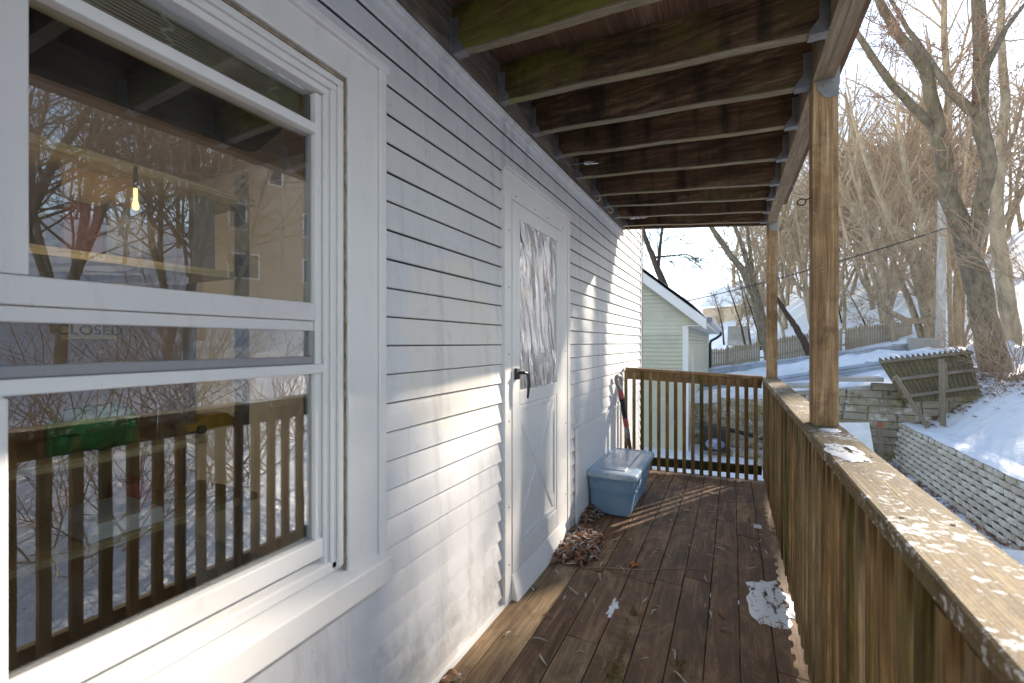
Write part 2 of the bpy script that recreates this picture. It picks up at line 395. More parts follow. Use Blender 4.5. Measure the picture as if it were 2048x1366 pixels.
m = MB(); m.box(W, .6, -3, 4.8, -1.3, -1.16); tag(m.build('dirt_or_shade', plain('underdeck_shade', (.09, .065, .045), .95, 0, .4, 8, .6)), 'dark sheet added as shaded ground under the deck', None, kind='structure')  # dark sheet put in so the deck board gaps look shaded
# road between the two guardrails, packed snow a little above the ground
mb = MB()
def roadpt(u, v):
    x = -30 + 55 * u; y = 17.0 + .28 * x * .6 + v * 3.6
    return (x, y, ground_z(x, y, False) + .05)
mb.grid(roadpt, 60, 8)
def road_mat():
    t = NT('packed_snow_road'); p = t.geo(); c = t.mix(t.maprange(t.noise(t.map(p, (.4, 2.2, 1)), 1, 5), .45, .65), (.78, .8, .83), (.45, .46, .48)); return t.pbr(c, .6)
tag(mb.build('road', road_mat(), smooth=True), 'snow packed road climbing to the right between guardrails', None, kind='structure')

# ================================================================== HOUSE
house = thing('house', 'grey vinyl sided house wall with white window and storm door', 'house', (W, 2.0, 0))
PITCH = .0997
def siding_patch(mb, y0, y1, z0, z1, X=W, seam=0):
    k = math.floor((z0 - 1.352) / PITCH)
    zb = 1.352 + k * PITCH
    while zb < z1 - 1e-4:
        lo, hi = max(zb, z0), min(zb + PITCH - .0042, z1)
        if hi - lo < .004: zb += PITCH; continue
        def xo(z):
            u = (z - zb) / PITCH
            return X + .002 + .0145 * max(0, 1 - u) ** .75
        zs = [lo + (hi - lo) * t for t in (0, .03, .1, .3, .6, .85, 1)]
        prof = [(xo(z), z) for z in zs]
        if lo == zb: prof[0] = (X + .0115, lo); prof[1] = (X + .0165, lo + .003)
        b = len(mb.v)
        # shadow return under the butt edge
        pr = [(X + .004, lo + .003)] + prof
        ny = max(1, int((y1 - y0) / .25))
        for i in range(ny + 1):
            y = y0 + (y1 - y0) * i / ny
            for x, z in pr:
                wv = .0012 * mnoise.noise(Vector((y * 2.0, zb * 9, 1)))
                mb.v.append((x + wv, y, z + .0012 * mnoise.noise(Vector((y * 1.1, zb * 5, 4)))))
        n = len(pr)
        for i in range(ny):
            for j in range(n - 1):
                mb.f.append((b+i*n+j, b+(i+1)*n+j, b+(i+1)*n+j+1, b+i*n+j+1))
        zb += PITCH
WL, WR, WB, WT = .06, 1.148, .56, 2.285          # window outer trim
DL, DR, DT = 2.043, 3.045, 2.262                 # storm door outer trim
sd = MB()
siding_patch(sd, -6.5, WR, -.03, WB); siding_patch(sd, -6.5, WL, WB, WT); siding_patch(sd, -6.5, WR, WT, 2.6)
siding_patch(sd, WR, DL, -.03, 2.6); siding_patch(sd, DL, DR, DT, 2.6); siding_patch(sd, DR, 5.89, -.03, 2.6)
siding_patch(sd, 4.9, 5.89, 2.6, 4.6); siding_patch(sd, -3.5, 5.89, -1.3, -.15)
wall = sd.build('siding', M['siding'], house)
# panel overlaps: thin raised ends where one length of siding laps the next
for y, zs in ((1.39, (2.15, 2.05)), (2.05, (2.45,)), (2.42, (2.36, )), (3.75, (2.45, )), (4.1, (1.85, )), (5.2, (1.35, .95))):
    for z in zs:
        z0 = 1.352 + math.floor((z - 1.352) / PITCH) * PITCH; sm = MB()
        sm.prism([(W+.0175, y, z0+.002), (W+.0195, y, z0+.004), (W+.0075, y, z0+PITCH-.008), (W+.0045, y, z0+PITCH-.008)], (0, .55, 0))
        sm.build('siding_lap', M['siding'], house)
core = MB()
for y0, y1, z0, z1 in ((-6.5, WL+.05, -1.4, 4.6), (WL+.05, WR-.05, -1.4, WB+.05), (WL+.05, WR-.05, WT-.06, 4.6), (WR-.05, DL+.05, -1.4, 4.6), (DL+.05, DR-.05, DT-.06, 4.6), (DL+.05, DR-.05, -1.4, .0), (DR-.05, 5.88, -1.4, 4.6)):
    core.box(W - .16, W - .004, y0, y1, z0, z1)
core.box(-6.5, W - .162, 5.74, 5.88, -1.4, 4.6)
core.build('wall_core', M['shade_brown'], house)  # dark core shows through the lap gaps as painted shade
cn = MB(); cn.box(W - .05, W + .022, 5.885, 5.945, -1.35, 4.6); cn.box(W + .012, W + .02, 5.86, 5.8845, -1.35, 4.6); cn.build('corner_post', M['white'], house, bevel=.003)
st = MB(); st.tube([(W+.045, 5.80, 4.4), (W+.045, 5.80, 1.0), (W+.045, 5.80, -1.2)], .007, 6); st.build('conduit', M['greyplastic'], house)
tr = MB(); tr.box(W, W + .034, -3.5, 4.86, 2.515, 2.545); tr.build('top_trim', M['siding'], house, bevel=.004)
ss = MB(); ss.box(W + .004, W + .026, -3.5, DL - .002, -.028, .018); ss.build('starter_strip', M['white'], house)
fp = MB(); fp.box(W + .012, W + .026, 3.2, 4.78, -.03, .72); fp.build('flat_panel', M['white'], house, bevel=.002)['label'] = 'flat white sheet covering the siding behind the blue bin'
# --- door
X0 = W
def ring(mb, x0, x1, y0, y1, z0, z1, wl, wr, wb, wt):
    if wl: mb.box(x0, x1, y0, y0 + wl, z0, z1)
    if wr: mb.box(x0, x1, y1 - wr, y1, z0, z1)
    if wb: mb.box(x0, x1, y0 + wl, y1 - wr, z0, z0 + wb)
    if wt: mb.box(x0, x1, y0 + wl, y1 - wr, z1 - wt, z1)
    return mb
door = MB(); LY0, LY1, LZ0, LZ1 = 2.115, 2.862, .135, 2.118
ring(door, X0 - .012, X0 + .03, LY0, LY1, LZ0, LZ1, .088, .082, .12, .08)
door.box(X0 - .012, X0 + .0305, LY0 + .088, LY1 - .082, 1.02, 1.10)
door.box(X0 - .008, X0 + .016, LY0 + .088, LY1 - .082, LZ0 + .12, 1.02)
door = door.build('storm_door', M['door_white'], house, bevel=.004)
xb = MB(); xm = X0 + .0165; ya, yb2, za, zb2 = LY0 + .11, LY1 - .105, .30, .985
for (p, q) in (((ya, za), (yb2, zb2)), ((ya, zb2), (yb2, za))):
    xb.beam((xm, p[0], p[1]), (xm + .0004 * (p[1] > .5), q[0], q[1]), .062, .012, (1, 0, 0))
ring(xb, xm - .001, xm + .009, LY0 + .09, LY1 - .084, .257, 1.018, .03, .03, .03, .03)
xb.build('cross_panel', M['door_white'], door, bevel=.004)
dg = MB(); dg.box(X0 + .002, X0 + .006, LY0 + .085, LY1 - .08, 1.098, 2.04); dg.build('door_glass', M['glass'], door)
flm = MB()
def filmpt(u, v):
    y = LY0 + .088 + (LY1 - LY0 - .17) * u; z = 1.10 + .938 * v
    k = u * 1.0 + .35 * v * (1 - u) + .25 * v * v
    sag = .012 * (1 - abs(mnoise.noise(Vector((k * 9, v * 1.2, 0)))) * 2) + .006 * (1 - abs(mnoise.noise(Vector((k * 23, v * 2.5, 5)))) * 2) + .003 * mnoise.noise(Vector((k * 50, v * 9, 9)))
    return (X0 + .012 + sag, y, z)
flm.grid(filmpt, 110, 110); flm.build('plastic_film', M['film'], door, smooth=True)['label'] = 'crinkled clear plastic sheet over the door glass'
hd = MB(); hd.box(X0 + .03, X0 + .048, 2.132, 2.17, 1.165, 1.225); hd.tube([(X0+.045, 2.155, 1.2), (X0+.075, 2.165, 1.2), (X0+.082, 2.2, 1.195)], [.009, .009, .008], 8)
hd.tube([(X0+.08, 2.198, 1.205), (X0+.086, 2.2, 1.14), (X0+.08, 2.195, 1.06)], [.011, .010, .006], 8); hd.build('handle', M['black'], door, bevel=.002)
cs = MB(); ring(cs, X0 + .002, X0 + .026, DL, DR, -.02, DT, .066, .0, 0, .138); cs.box(X0 + .002, X0 + .026, LY1 + .004, DR - .052, -.02, DT - .138)
cs.box(X0 + .002, X0 + .031, DR - .05, DR, -.02, DT + .001); cs.box(X0 + .002, X0 + .0275, DL - .012, DL - .0015, -.02, DT + .012); cs.box(X0 + .002, X0 + .04, DL - .0015, DR + .012, DT + .0015, DT + .013)
cs.build('door_casing', M['white'], house, bevel=.003)
kp = MB(); kp.quad8([(X0, DL+.068, -.04), (X0+.07, DL+.068, -.036), (X0+.07, LY1+.06, -.036), (X0, LY1+.06, -.04), (X0, DL+.068, .13), (X0+.028, DL+.068, .13), (X0+.028, LY1+.06, .13), (X0, LY1+.06, .13)])
kp.build('kick_plate', M['white'], house, bevel=.004)
for y, zz in ((DL + .035, (.2, .5, .95, 1.3, 1.65, 1.95)), (DR - .085, (.3, .8, 1.3, 1.8)), (2.16, (2.15,)), (2.42, (2.15,)), (2.62, (2.15,)), (2.9, (2.15,))):
    for z in zz: sc = MB(); sc.tube([(X0+.024, y, z), (X0+.0275, y, z)], .0045, 8); sc.build('screw', M['black'], house)
db = MB(); db.box(W - .155, W - .12, DL + .05, DR - .05, 0, DT - .06); db.build('inner_door', M['interior'], house)
# --- window
win = bpy.data.objects.new('window', None); C.objects.link(win); win.parent = house; win.location = (0, -1.4, .56); 
GR = .90          # right edge of the sash glass
ws = MB()
ws.box(W, W + .028, .992, 1.118, .662, WT - .025); ws.box(W, W + .0275, WL, .992, 2.165, WT - .025); ws.box(W, W + .028, WL, WL + .11, .662, 2.165)
ws.build('casing', M['white'], win, bevel=.003)
js = MB(); js.box(W, W + .036, 1.119, WR + .002, .60, WT - .02); js.box(W, W + .042, WL - .02, WR + .01, WT - .024, WT + .004); js.build('outer_channel', M['white'], win, bevel=.004)
ck = MB()
pts = [(W + .014, .986, .665 + i * .0375) for i in range(41)]
ck.tube([(p[0], p[1] + .0012 * math.sin(i * 1.7), p[2]) for i, p in enumerate(pts)], [.0055 + .0018 * math.sin(i * 2.3) for i in range(41)], 6)
ck.tube([(W + .014, .05 + i * .0375, 2.158) for i in range(26)], [.005 + .0015 * math.sin(i * 2.9) for i in range(26)], 6); ck.build('caulk_line', M['caulk'], win)
fr = MB()
for k, (a, b, x) in enumerate(((.962, .98, .020), (.942, .961, .012), (.924, .941, .004))):
    tk = 2.150 - k * .02
    fr.box(W - .06, W + x, a, b, .69, tk - .0195); fr.box(W - .06, W + x - .0005, WL + .11, b, tk - .019, tk)
fr.box(W - .06, W + .016, WL + .111, .225, .69, 2.088)
fr.build('frame', M['white'], win, bevel=.003)
LG = .27
# upper outer sash: stiles, top bar, meeting rail
us = MB(); xs = W - .012
us.box(xs - .02, xs + .006, GR, .922, .78, 2.085)
us.box(xs - .02, xs + .012, .24, GR, 1.965, 1.992)
us.build('upper_sash', M['white'], win, bevel=.003)
ls = MB(); ls.box(xs - .02, xs + .008, .24, GR + .001, 1.424, 1.475); ls.box(xs - .019, xs + .006, .24, .316, 1.476, 1.964)
ls.box(xs - .02, xs + .0, .24, GR - .001, 1.395, 1.423); ls.build('meeting_rail', M['white2'], win, bevel=.003)
mr = MB(); mr.box(xs - .02, xs + .002, .24, GR - .002, 1.300, 1.322); mr.box(xs - .02, xs + .002, .884, .8995, 1.322, 1.395); mr.build('storm_rail', M['sashgrey'], win, bevel=.003)
lb = MB(); lb.box(xs - .02, xs + .014, .24, .940, 1.272, 1.2995); lb.box(xs - .02, xs + .012, .24, .935, .735, .79); lb.box(xs - .02, xs + .0115, .24, .2845, .79, 1.272); lb.build('lower_sash', M['white'], win, bevel=.003)
for nm, z0, z1, mt, x in (('upper_pane', 1.45, 1.99, 'glass_screen', -.014), ('middle_pane', 1.31, 1.43, 'glass_screen', -.010), ('lower_pane', .77, 1.29, 'glass', -.012), ('top_pane', 1.99, 2.09, 'glass_screen', -.016)):
    g = MB(); g.box(xs + x - .002, xs + x + .002, .25, GR + .008, z0, z1); g.build(nm, M[mt], win)
gk = MB(); gk.box(xs - .03, xs - .0165, GR - .012, GR + .001, .79, 2.08); gk.box(xs - .03, xs - .0165, .25, GR - .012, .782, .792); gk.build('gasket', M['black'], win)
si = MB()
si.quad8([(W - .06, .18, .68), (W + .012, .18, .68), (W + .012, .985, .68), (W - .06, .985, .68), (W - .06, .18, .732), (W + .012, .18, .712), (W + .012, .985, .712), (W - .06, .985, .732)])
si.quad8([(W, WL - .02, .565), (W + .062, WL - .02, .575), (W + .062, WR + .004, .575), (W, WR + .004, .565), (W, WL - .02, .678), (W + .06, WL - .02, .652), (W + .06, WR + .004, .652), (W, WR + .004, .678)])
si.box(W, W + .02, WL - .02, WR - .002, .535, .5635)
si.build('sill', M['white'], win, bevel=.004)
# left neighbour of the window (jamb of the next unit)
nb = MB(); nb.box(W - .06, W + .022, .06, .2845, .735, 1.2705); nb.box(W - .06, W + .024, .06, .2385, 1.2725, 2.15); nb.build('mullion', M['white'], win, bevel=.004)
# --- room behind the window
rm = MB(); rm.box(-4.2, -4.1, 1.0, 2.0, 0, 2.5); rm.box(-4.2, -4.1, -2.2, 1.0, 0, .3); rm.box(-4.2, -4.1, -2.2, 1.0, 2.4, 2.5); rm.box(-4.1, W - .165, 1.84, 1.94, 0, 2.5); rm.box(-4.1, W - .165, -2.3, -2.2, 0, 2.5); rm.build('interior_wall', M['interior2'], house)  # far wall opening added out of view so daylight brightens the room
rm = MB(); rm.box(-4.2, W - .165, -2.3, 1.94, 2.5, 2.56); rm.build('interior_ceiling', M['interior'], house)
rm = MB(); rm.box(-4.2, W - .165, -2.3, 1.94, -.06, 0); rm.build('interior_floor', M['intfloor'], house)

# blinds gathered at the top, valance, shelf unit and what stands on it
bl = thing('window_blind', 'beige venetian blind pulled up under the window head', 'blind', (W - .07, .6, 2.06))
b = MB()
for i in range(12): b.box(W - .098, W - .056, .2, .888, 1.985 + i * .008, 1.9895 + i * .008)
b.box(W - .1, W - .055, .2, .888, 2.084, 2.11); b.build('slats', M['blind'], bl)
for y in (.545, .80):
    b = MB()
    for k in range(9): b.tube([(W - .05, y + .012 * math.sin(k * 2.1 + j * .8), 1.985 + .012 * k + .004 * j) for j in range(5)], .0035, 4)
    b.build('lift_cord', M['cord'], bl)
b = MB(); b.tube([(W - .06, .835, 2.0), (W - .06, .835, 1.52)], .004, 6); b.build('wand', M['clear'], bl)
vl = MB(); p0 = onx(45, 128, -1.32); p1 = onx(498, 297, -1.32); p2 = onx(545, 288, -1.32); p3 = onx(600, 225, -1.32)
poly = [(-1.32, -1.2, onx(45, 128, -1.32).z), (-1.32, p0.y, p0.z), (-1.32, p1.y, p1.z), (-1.32, p1.y + .03, p1.z + .006), (-1.32, p2.y + .01, p2.z + .03), (-1.32, p3.y, p3.z), (-1.32, p3.y + .02, 2.45), (-1.32, -1.2, 2.45)]
vl.prism(poly, (-.03, 0, 0)); vl = vl.build('fabric_shade_cloth', M['dark']); tag(vl, 'dark fabric shade with a rounded corner hanging inside the window', 'shade')
SX = -1.5
su = thing('shelf_unit', 'pine shelf unit with grey uprights standing inside the window', 'shelf', (SX, .4, 0))
shz = []
for i, (px, py) in enumerate(((510, 400), (470, 545), (415, 872), (515, 985))):
    p = onx(px, py, SX); shz.append(p.z); m = MB(); m.box(SX - .34, SX, -1.6, p.y, p.z - .022, p.z); m.build('shelf', M['shelf'], su)
u = MB(); pu = onx(480, 700, SX); u.box(SX - .03, SX + .004, pu.y, pu.y + .03, 0, 1.95); u.build('upright', M['greyplastic'], su)
u = MB(); u.box(SX - .34, SX - .31, pu.y, pu.y + .03, 0, 1.95); u.build('upright', M['greyplastic'], su)
u = MB(); u.box(SX - .37, SX - .345, -1.6, pu.y + .04, .3, 1.95); u.build('back_panel', M['interior'], su)
def box_on(name, label, cat, pxa, pxb, hy, zs, mat, dep=.22, front=.02):
    ya, yb = onx(pxa, 600, SX - front).y, onx(pxb, 600, SX - front).y
    m = MB(); z0 = zs + .002; m.quad8([(SX-front-dep, ya, z0), (SX-front, ya, z0), (SX-front, yb, z0), (SX-front-dep, yb, z0), (SX-front-dep, ya+.004, z0+hy), (SX-front-.004, ya+.006, z0+hy), (SX-front-.003, yb-.004, z0+hy*.98), (SX-front-dep, yb-.004, z0+hy)])
    o = m.build(name, M[mat], None, bevel=.004); tag(o, label, cat); return o
bx1 = box_on('cardboard_box', 'wide brown cardboard box behind the upper window pane', 'box', 120, 285, .26, shz[1], 'card', .2, .1)
bx2 = box_on('printed_box', 'dark red printed box on the second shelf inside the window', 'box', 122, 208, .13, shz[1], 'redbox', .1, .02)
bx3 = box_on('picture_frame', 'grey framed picture leaning at the end of the second shelf', 'picture frame', 385, 432, .27, shz[1], 'greyplastic', .03, .05)
bx4 = box_on('pale_box', 'pale grey box beside the dark red printed box', 'box', 212, 280, .15, shz[1], 'greyplastic', .12, .05)
bx5 = box_on('closed_sign', 'brown card sign lettered CLOSED behind the middle pane', 'sign', 120, 235, .055, onx(190, 682, SX).z, 'card2', .012, -.005)
def text(body, size, loc, parent, mat, yscale=1):
    cu = bpy.data.curves.new('lettering', 'FONT'); cu.body = body; cu.size = size; cu.extrude = .0006; cu.align_x = 'CENTER'; cu.align_y = 'CENTER'; cu.materials.append(mat)
    o = bpy.data.objects.new('lettering', cu); C.objects.link(o); dg_ = bpy.context.evaluated_depsgraph_get(); me = bpy.data.meshes.new_from_object(o.evaluated_get(dg_)); bpy.data.objects.remove(o)
    o = bpy.data.objects.new('lettering', me); C.objects.link(o); o.rotation_euler = (R(90), 0, R(90)); o.location = Vector(loc) - parent_loc(parent); o.parent = parent; return o
pc = onx(182, 661, SX + .006)
text('CLOSED', .036, (SX + .006, pc.y, pc.z), bx5, M['black'])
pc = onx(185, 519, SX + .001); text('2 MO', .022, (SX + .0015, pc.y, shz[1] - .011), su, M['paper'])
gb = MB(); gA = onx(128, 840, SX + .03); gB = onx(308, 850, SX + .03)
def bag(u, v):
    y = gA.y + (gB.y - gA.y) * u; h = .125 * (1 - .35 * abs(2 * u - 1) ** 3)
    a = v * 2 * PI; th = .055 * math.sin(PI * min(.98, max(.02, u))) ** .5
    zz = shz[2] + .004 + h * (.5 + .5 * math.sin(a)); xx = SX - .07 + th * math.cos(a)
    n = mnoise.noise(Vector((u * 9, v * 7, 2))) * .016
    return (xx + n, y, zz + n)
gb.grid(bag, 26, 22); o = gb.build('green_bag', M['green'], smooth=True); tag(o, 'shiny green foil bag lying on a shelf inside the window', 'bag')
yc = thing('toy_car', 'small yellow toy car on the shelf behind the lower pane', 'toy car', (SX - .08, onx(440, 880, SX - .05).y, shz[2]))
y0 = yc.location.y
m = MB(); m.prism([(SX-.05, y0-.1, shz[2]+.012), (SX-.05, y0+.1, shz[2]+.012), (SX-.05, y0+.1, shz[2]+.035), (SX-.05, y0+.045, shz[2]+.038), (SX-.05, y0+.025, shz[2]+.058), (SX-.05, y0-.04, shz[2]+.058), (SX-.05, y0-.065, shz[2]+.038), (SX-.05, y0-.1, shz[2]+.034)], (-.07, 0, 0)); m.build('body', M['yellow'], yc, bevel=.003)
for dy in (-.06, .06):
    for x in (SX - .049, SX - .121):
        m = MB(); m.tube([(x - .006, y0 + dy, shz[2] + .015), (x + .006, y0 + dy, shz[2] + .015)], .015, 14); m.build('wheel', M['black'], yc)
lc = onx(271, 413, -1.33)  # yellow glint inside the window, built as an added glowing bulb
glint_lamp = thing('glint_bulb', 'small glowing bulb added for a yellow glint inside the window', 'glint_lamp', lc)
m = MB(); m.tube([lc + Vector((0, 0, .1)), lc + Vector((0, 0, 2.495 - lc.z))], .0016, 6); m.build('flex', M['interior'], glint_lamp)
m = MB(); m.loops([[(lc.x + rr * math.cos(a), lc.y + rr * math.sin(a), lc.z + z) for a in [2 * PI * k / 14 for k in range(14)]] for rr, z in ((.002, -.009), (.006, -.007), (.0075, 0), (.006, .009), (.004, .016), (.004, .05))])
gt = NT('glint_glow'); gt.set(gt.out.inputs[0], gt.n('Emission', {'Color': (1, .62, .22), 'Strength': .6})); m.build('bulb', gt.m, glint_lamp, smooth=True)
m = MB(); m.tube([lc + Vector((0, 0, .045)), lc + Vector((0, 0, .1))], [.005, .004], 10); m.build('socket', M['black'], glint_lamp)
pl_ = bpy.data.lights.new('added_room_light', 'POINT'); pl_.energy = .12; pl_.color = (1, .8, .55); pl_.shadow_soft_size = .05  # added point light to warm and brighten the dim room
plo = bpy.data.objects.new('added_room_light', pl_); C.objects.link(plo); plo.parent = glint_lamp; plo.location = (.0, .0, -.07)
cc = box_on('display_case', 'clear plastic display case beside the green bag', 'display case', 312, 395, .12, shz[2], 'clear', .1, .06)
pb = box_on('paper_sack', 'flat white paper sack on the lowest shelf in the window', 'sack', 175, 330, .045, shz[3], 'paper', .24, .0)
rb = box_on('red_tray', 'red tray behind the white paper sack on the lowest shelf', 'tray', 245, 305, .075, shz[3], 'red', .1, .22)
cb = box_on('storage_carton', 'tan cardboard carton under the shelf edge by the wall', 'carton', 430, 520, .3, .0, 'card2', .3, .1)

# ================================================================== DECK
deck = thing('wooden_deck', 'weathered brown plank deck along the grey house wall', 'deck', (-.4, 2.0, -.03))
def dz(x): return -.03 * (x - W)
gaps = [W + .004, -.972, -.838, -.700, -.549, -.400, -.256, -.110, .030, .170, .352]
joints = {0: [.9, 3.4], 1: [1.2, 3.05], 2: [2.62], 3: [1.99, 2.66], 4: [2.64, .3], 5: [2.7], 6: [2.82, 1.0], 7: [3.4], 8: [3.62, .8], 9: [2.2]}
random.seed(4)
def deck_end(x): return 4.93 + (x - W) * .17
for i in range(10):
    a, b_ = gaps[i] + .0022, gaps[i+1] - .0022
    js_ = [-2.6] + sorted(joints[i]) + [None]
    for k in range(len(js_) - 1):
        y0 = js_[k] + .0015; y1 = js_[k+1]
        m = MB(); zt = random.uniform(-.0015, .0015); tw = random.uniform(-.002, .002)
        ya, yb = (y1 - .0015, y1 - .0015) if y1 else (deck_end(a) - .012, deck_end(b_) - .012)
        n = 14
        def col(x, s):
            return [(x, (y0 + ((ya if x == a else yb) - y0) * t / n), dz(x) + zt + s * tw + .0016 * mnoise.noise(Vector((x * 6, t * .7 + i * 3, k)))) for t in range(n + 1)]
        A, B_ = col(a, -1), col(b_, 1)
        base = len(m.v)
        for t in range(n + 1):
            m.v += [A[t], B_[t], (B_[t][0], B_[t][1], B_[t][2] - .027), (A[t][0], A[t][1], A[t][2] - .027)]
        for t in range(n):
            for q in range(4):
                m.f.append((base+4*t+q, base+4*t+(q+1) % 4, base+4*(t+1)+(q+1) % 4, base+4*(t+1)+q)[::-1])
        m.f.append((base, base+1, base+2, base+3)); m.f.append((base+4*n+3, base+4*n+2, base+4*n+1, base+4*n))
        pale = (i == 3 and k == 0) or i == 0 or (i == 1 and k == 1)
        m.build('deck_board', M['deck_pale'] if pale else M['deck'], deck, bevel=.0035)
ds = MB(); ds.beam((.33, -2.6, -.16), (.33, deck_end(.33) - .05, -.16), .038, .19); ds.beam((W + .03, -2.6, -.13), (W + .03, deck_end(W), -.13), .038, .19)
for y in [-2.2 + .41 * k for k in range(17)]: ds.beam((W + .05, y, -.13), (.31, y, -.165), .036, .17)
ds.beam((W + .02, deck_end(W) - .03, -.16), (.31, deck_end(.31) - .03, -.2), .03, .24)
ds.build('frame', M['rail_y'], deck)
eb = MB(); eb.quad8([(W + .01, deck_end(W) - .01, -.045), (.352, deck_end(.352) - .01, -.088), (.352, deck_end(.352) + .028, -.088), (W + .01, deck_end(W) + .028, -.045), (W + .01, deck_end(W) - .01, .001), (.352, deck_end(.352) - .01, -.042), (.352, deck_end(.352) + .028, -.042), (W + .01, deck_end(W) + .028, .001)])
eb.build('end_board', M['deck_pale'], deck, bevel=.004)
for x, y in ((.345, -.9), (.345, 2.27), (.345, 5.1)):
    m = MB(); m.box(x - .04, x + .04, y - .04, y + .04, -1.5, -.25); m.build('support_post', M['post'], deck)

# side railing
CAPZ = 1.36 - .345           # top of the cap
rail = thing('deck_railing', 'long mossy deck railing with frost specked cap on the open side', 'railing', (.33, 1.3, 0))
m = MB(); n = 60; y0, y1 = -2.6, 5.19
for i in range(n + 1):
    y = y0 + (y1 - y0) * i / n; wob = .003 * mnoise.noise(Vector((y, 0, 0))); zz = CAPZ + .002 * mnoise.noise(Vector((y * 2, 5, 0)))
    m.v += [(.268 + wob, y, zz - .036), (.268 + wob, y, zz - .004), (.273 + wob, y, zz), (.402 + wob, y, zz), (.407 + wob, y, zz - .004), (.407 + wob, y, zz - .036)]
for i in range(n):
    for q in range(6): m.f.append((6*i+q, 6*i+(q+1) % 6, 6*(i+1)+(q+1) % 6, 6*(i+1)+q)[::-1])
m.f.append((0, 1, 2, 3, 4, 5)); m.f.append(tuple(6*n+q for q in (5, 4, 3, 2, 1, 0))); m.build('cap_rail', M['cap'], rail)
for k in range(9):
    for dx in (.30, .375):
        y = .55 + .56 * k + .02 * math.sin(k * 5 + dx * 9); m = MB(); m.tube([(dx, y, CAPZ - .002), (dx, y, CAPZ + .0012)], .0042, 8); m.build('screw', M['shade_brown'], rail)
m = MB(); m.box(.3135, .3515, -2.6, 5.15, CAPZ - .126, CAPZ - .0375); m.build('top_rail', M['rail_y'], rail, bevel=.003)
m = MB(); m.box(.3135, .3515, -2.6, 5.15, .062, .15); m.build('bottom_rail', M['rail_y'], rail, bevel=.003)
random.seed(11); proto = None; y = -2.5; i = 0
while y < 5.12:
    if proto is None:
        m = MB(); m.box(.2745, .3125, y, y + .038, .016, CAPZ - .0375); proto = m.build('baluster', M['rail_z'], rail, bevel=.003, origin=(0, 0, 0))
        base_y = y
    else:
        c = dup(proto, rail, (random.uniform(-.002, .002), y - base_y, random.uniform(-.012, .0))); c.rotation_euler = (0, 0, 0)
    y += .0985; i += 1
# end railing
er = thing('end_railing', 'short reddish picket railing closing the far end of the deck', 'railing', (-.35, 5.0, 0))
eL = Vector((W + .03, 4.87, 1.36 - 48 * 4.87 / 890 - .0)); 
eR = Vector((.262, 5.14, 1.36 - 66 * 4.49 / 890))
def epos(t): return eL + (eR - eL) * t
dirE = (eR - eL); dirE.z = 0; dirE.normalize(); nE = Vector((dirE.y, -dirE.x, 0))     # nE looks to the camera
m = MB(); m.beam(eL + Vector((0, 0, -.016)), eR + Vector((0, 0, -.016)), .09, .03); m.build('cap_rail', M['rail_x'], er, bevel=.003)
m = MB(); m.beam(eL - nE * .0 + Vector((0, 0, -.078)), eR + Vector((0, 0, -.078)), .036, .09); m.build('top_rail', M['rail_x'], er, bevel=.003)
m = MB(); m.beam(eL + Vector((0, 0, -eL.z + .10)), eR + Vector((0, 0, -eR.z + .075)), .036, .09); m.build('bottom_rail', M['rail_wet'], er, bevel=.003)
random.seed(3)
for k in range(16):
    t = .006 + k * .0632; p = epos(t); p = p + nE * .0275
    m = MB(); zt = p.z - .033; zb = dz(p.x) + .015
    a = dirE * .0175; q = nE * .008
    m.quad8([(p - a - q).to_tuple()[:2] + (zb,), (p + a - q).to_tuple()[:2] + (zb,), (p + a + q).to_tuple()[:2] + (zb,), (p - a + q).to_tuple()[:2] + (zb,), (p - a - q).to_tuple()[:2] + (zt,), (p + a - q).to_tuple()[:2] + (zt,), (p + a + q).to_tuple()[:2] + (zt,), (p - a + q).to_tuple()[:2] + (zt,)])
    m.f = [tuple(reversed(f)) for f in m.f]
    for zz, s in ((zt - .03, .004), (zt - .055, -.004)):
        c = p + nE * .0092 + dirE * s; c.z = zz; m.tube([c, c + nE * .0006], .003, 6)
    m.build('baluster', M['rail_z'], er)

# porch posts with steel connectors
PY = {}
def rim_z(y): return 2.452 + .027 * (y - 2.23)
def porch_post(label, x0, y0, w, mat='post'):
    t = thing('porch_post', label, 'post', (x0 + w / 2, y0 + w / 2, CAPZ), 'porch posts on the railing')
    m = MB(); zt = rim_z(y0) - .002
    rings = []
    for i in range(13):
        z = CAPZ + .001 + (zt - CAPZ - .001) * i / 12; e = .0018
        sx = .0012 * mnoise.noise(Vector((z * 2, x0, y0)))
        rings.append([(x0 + e + sx, y0, z), (x0 + w - e + sx, y0, z), (x0 + w + sx, y0 + e, z), (x0 + w + sx, y0 + w - e, z), (x0 + w - e + sx, y0 + w, z), (x0 + e + sx, y0 + w, z), (x0 + sx, y0 + w - e, z), (x0 + sx, y0 + e, z)])
    m.loops(rings); m.build('shaft', M[mat], t)
    b = MB(); zb = zt
    pl = [(x0 + .016, y0 - .003, zb + .055), (x0 + w + .001, y0 - .003, zb + .055), (x0 + w + .001, y0 - .003, zb - .075), (x0 + w - .045, y0 - .003, zb - .075), (x0 + .016, y0 - .003, zb - .035)]
    b.prism(pl, (0, .0028, 0)); b.box(x0 + w + .0012, x0 + w + .004, y0 - .003, y0 + w, zb - .03, zb + .055)
    for (dx, dzz) in ((.05, -.05), (.035, -.02), (.07, -.015), (.06, .03)): b.tube([(x0 + dx, y0 - .003, zb + dzz), (x0 + dx, y0 - .0055, zb + dzz)], .005, 8)
    b.build('connector_plate', M['steel'], t); return t
porch_post('thick nearer wooden post rising from the frosty railing cap', .30, 2.23, .09)
porch_post('slimmer looking farther post at the corner of the two railings', .30, 5.0, .09)
pp3 = porch_post('wooden post of the railing mirrored in the window beside the camera', .30, -.95, .09)

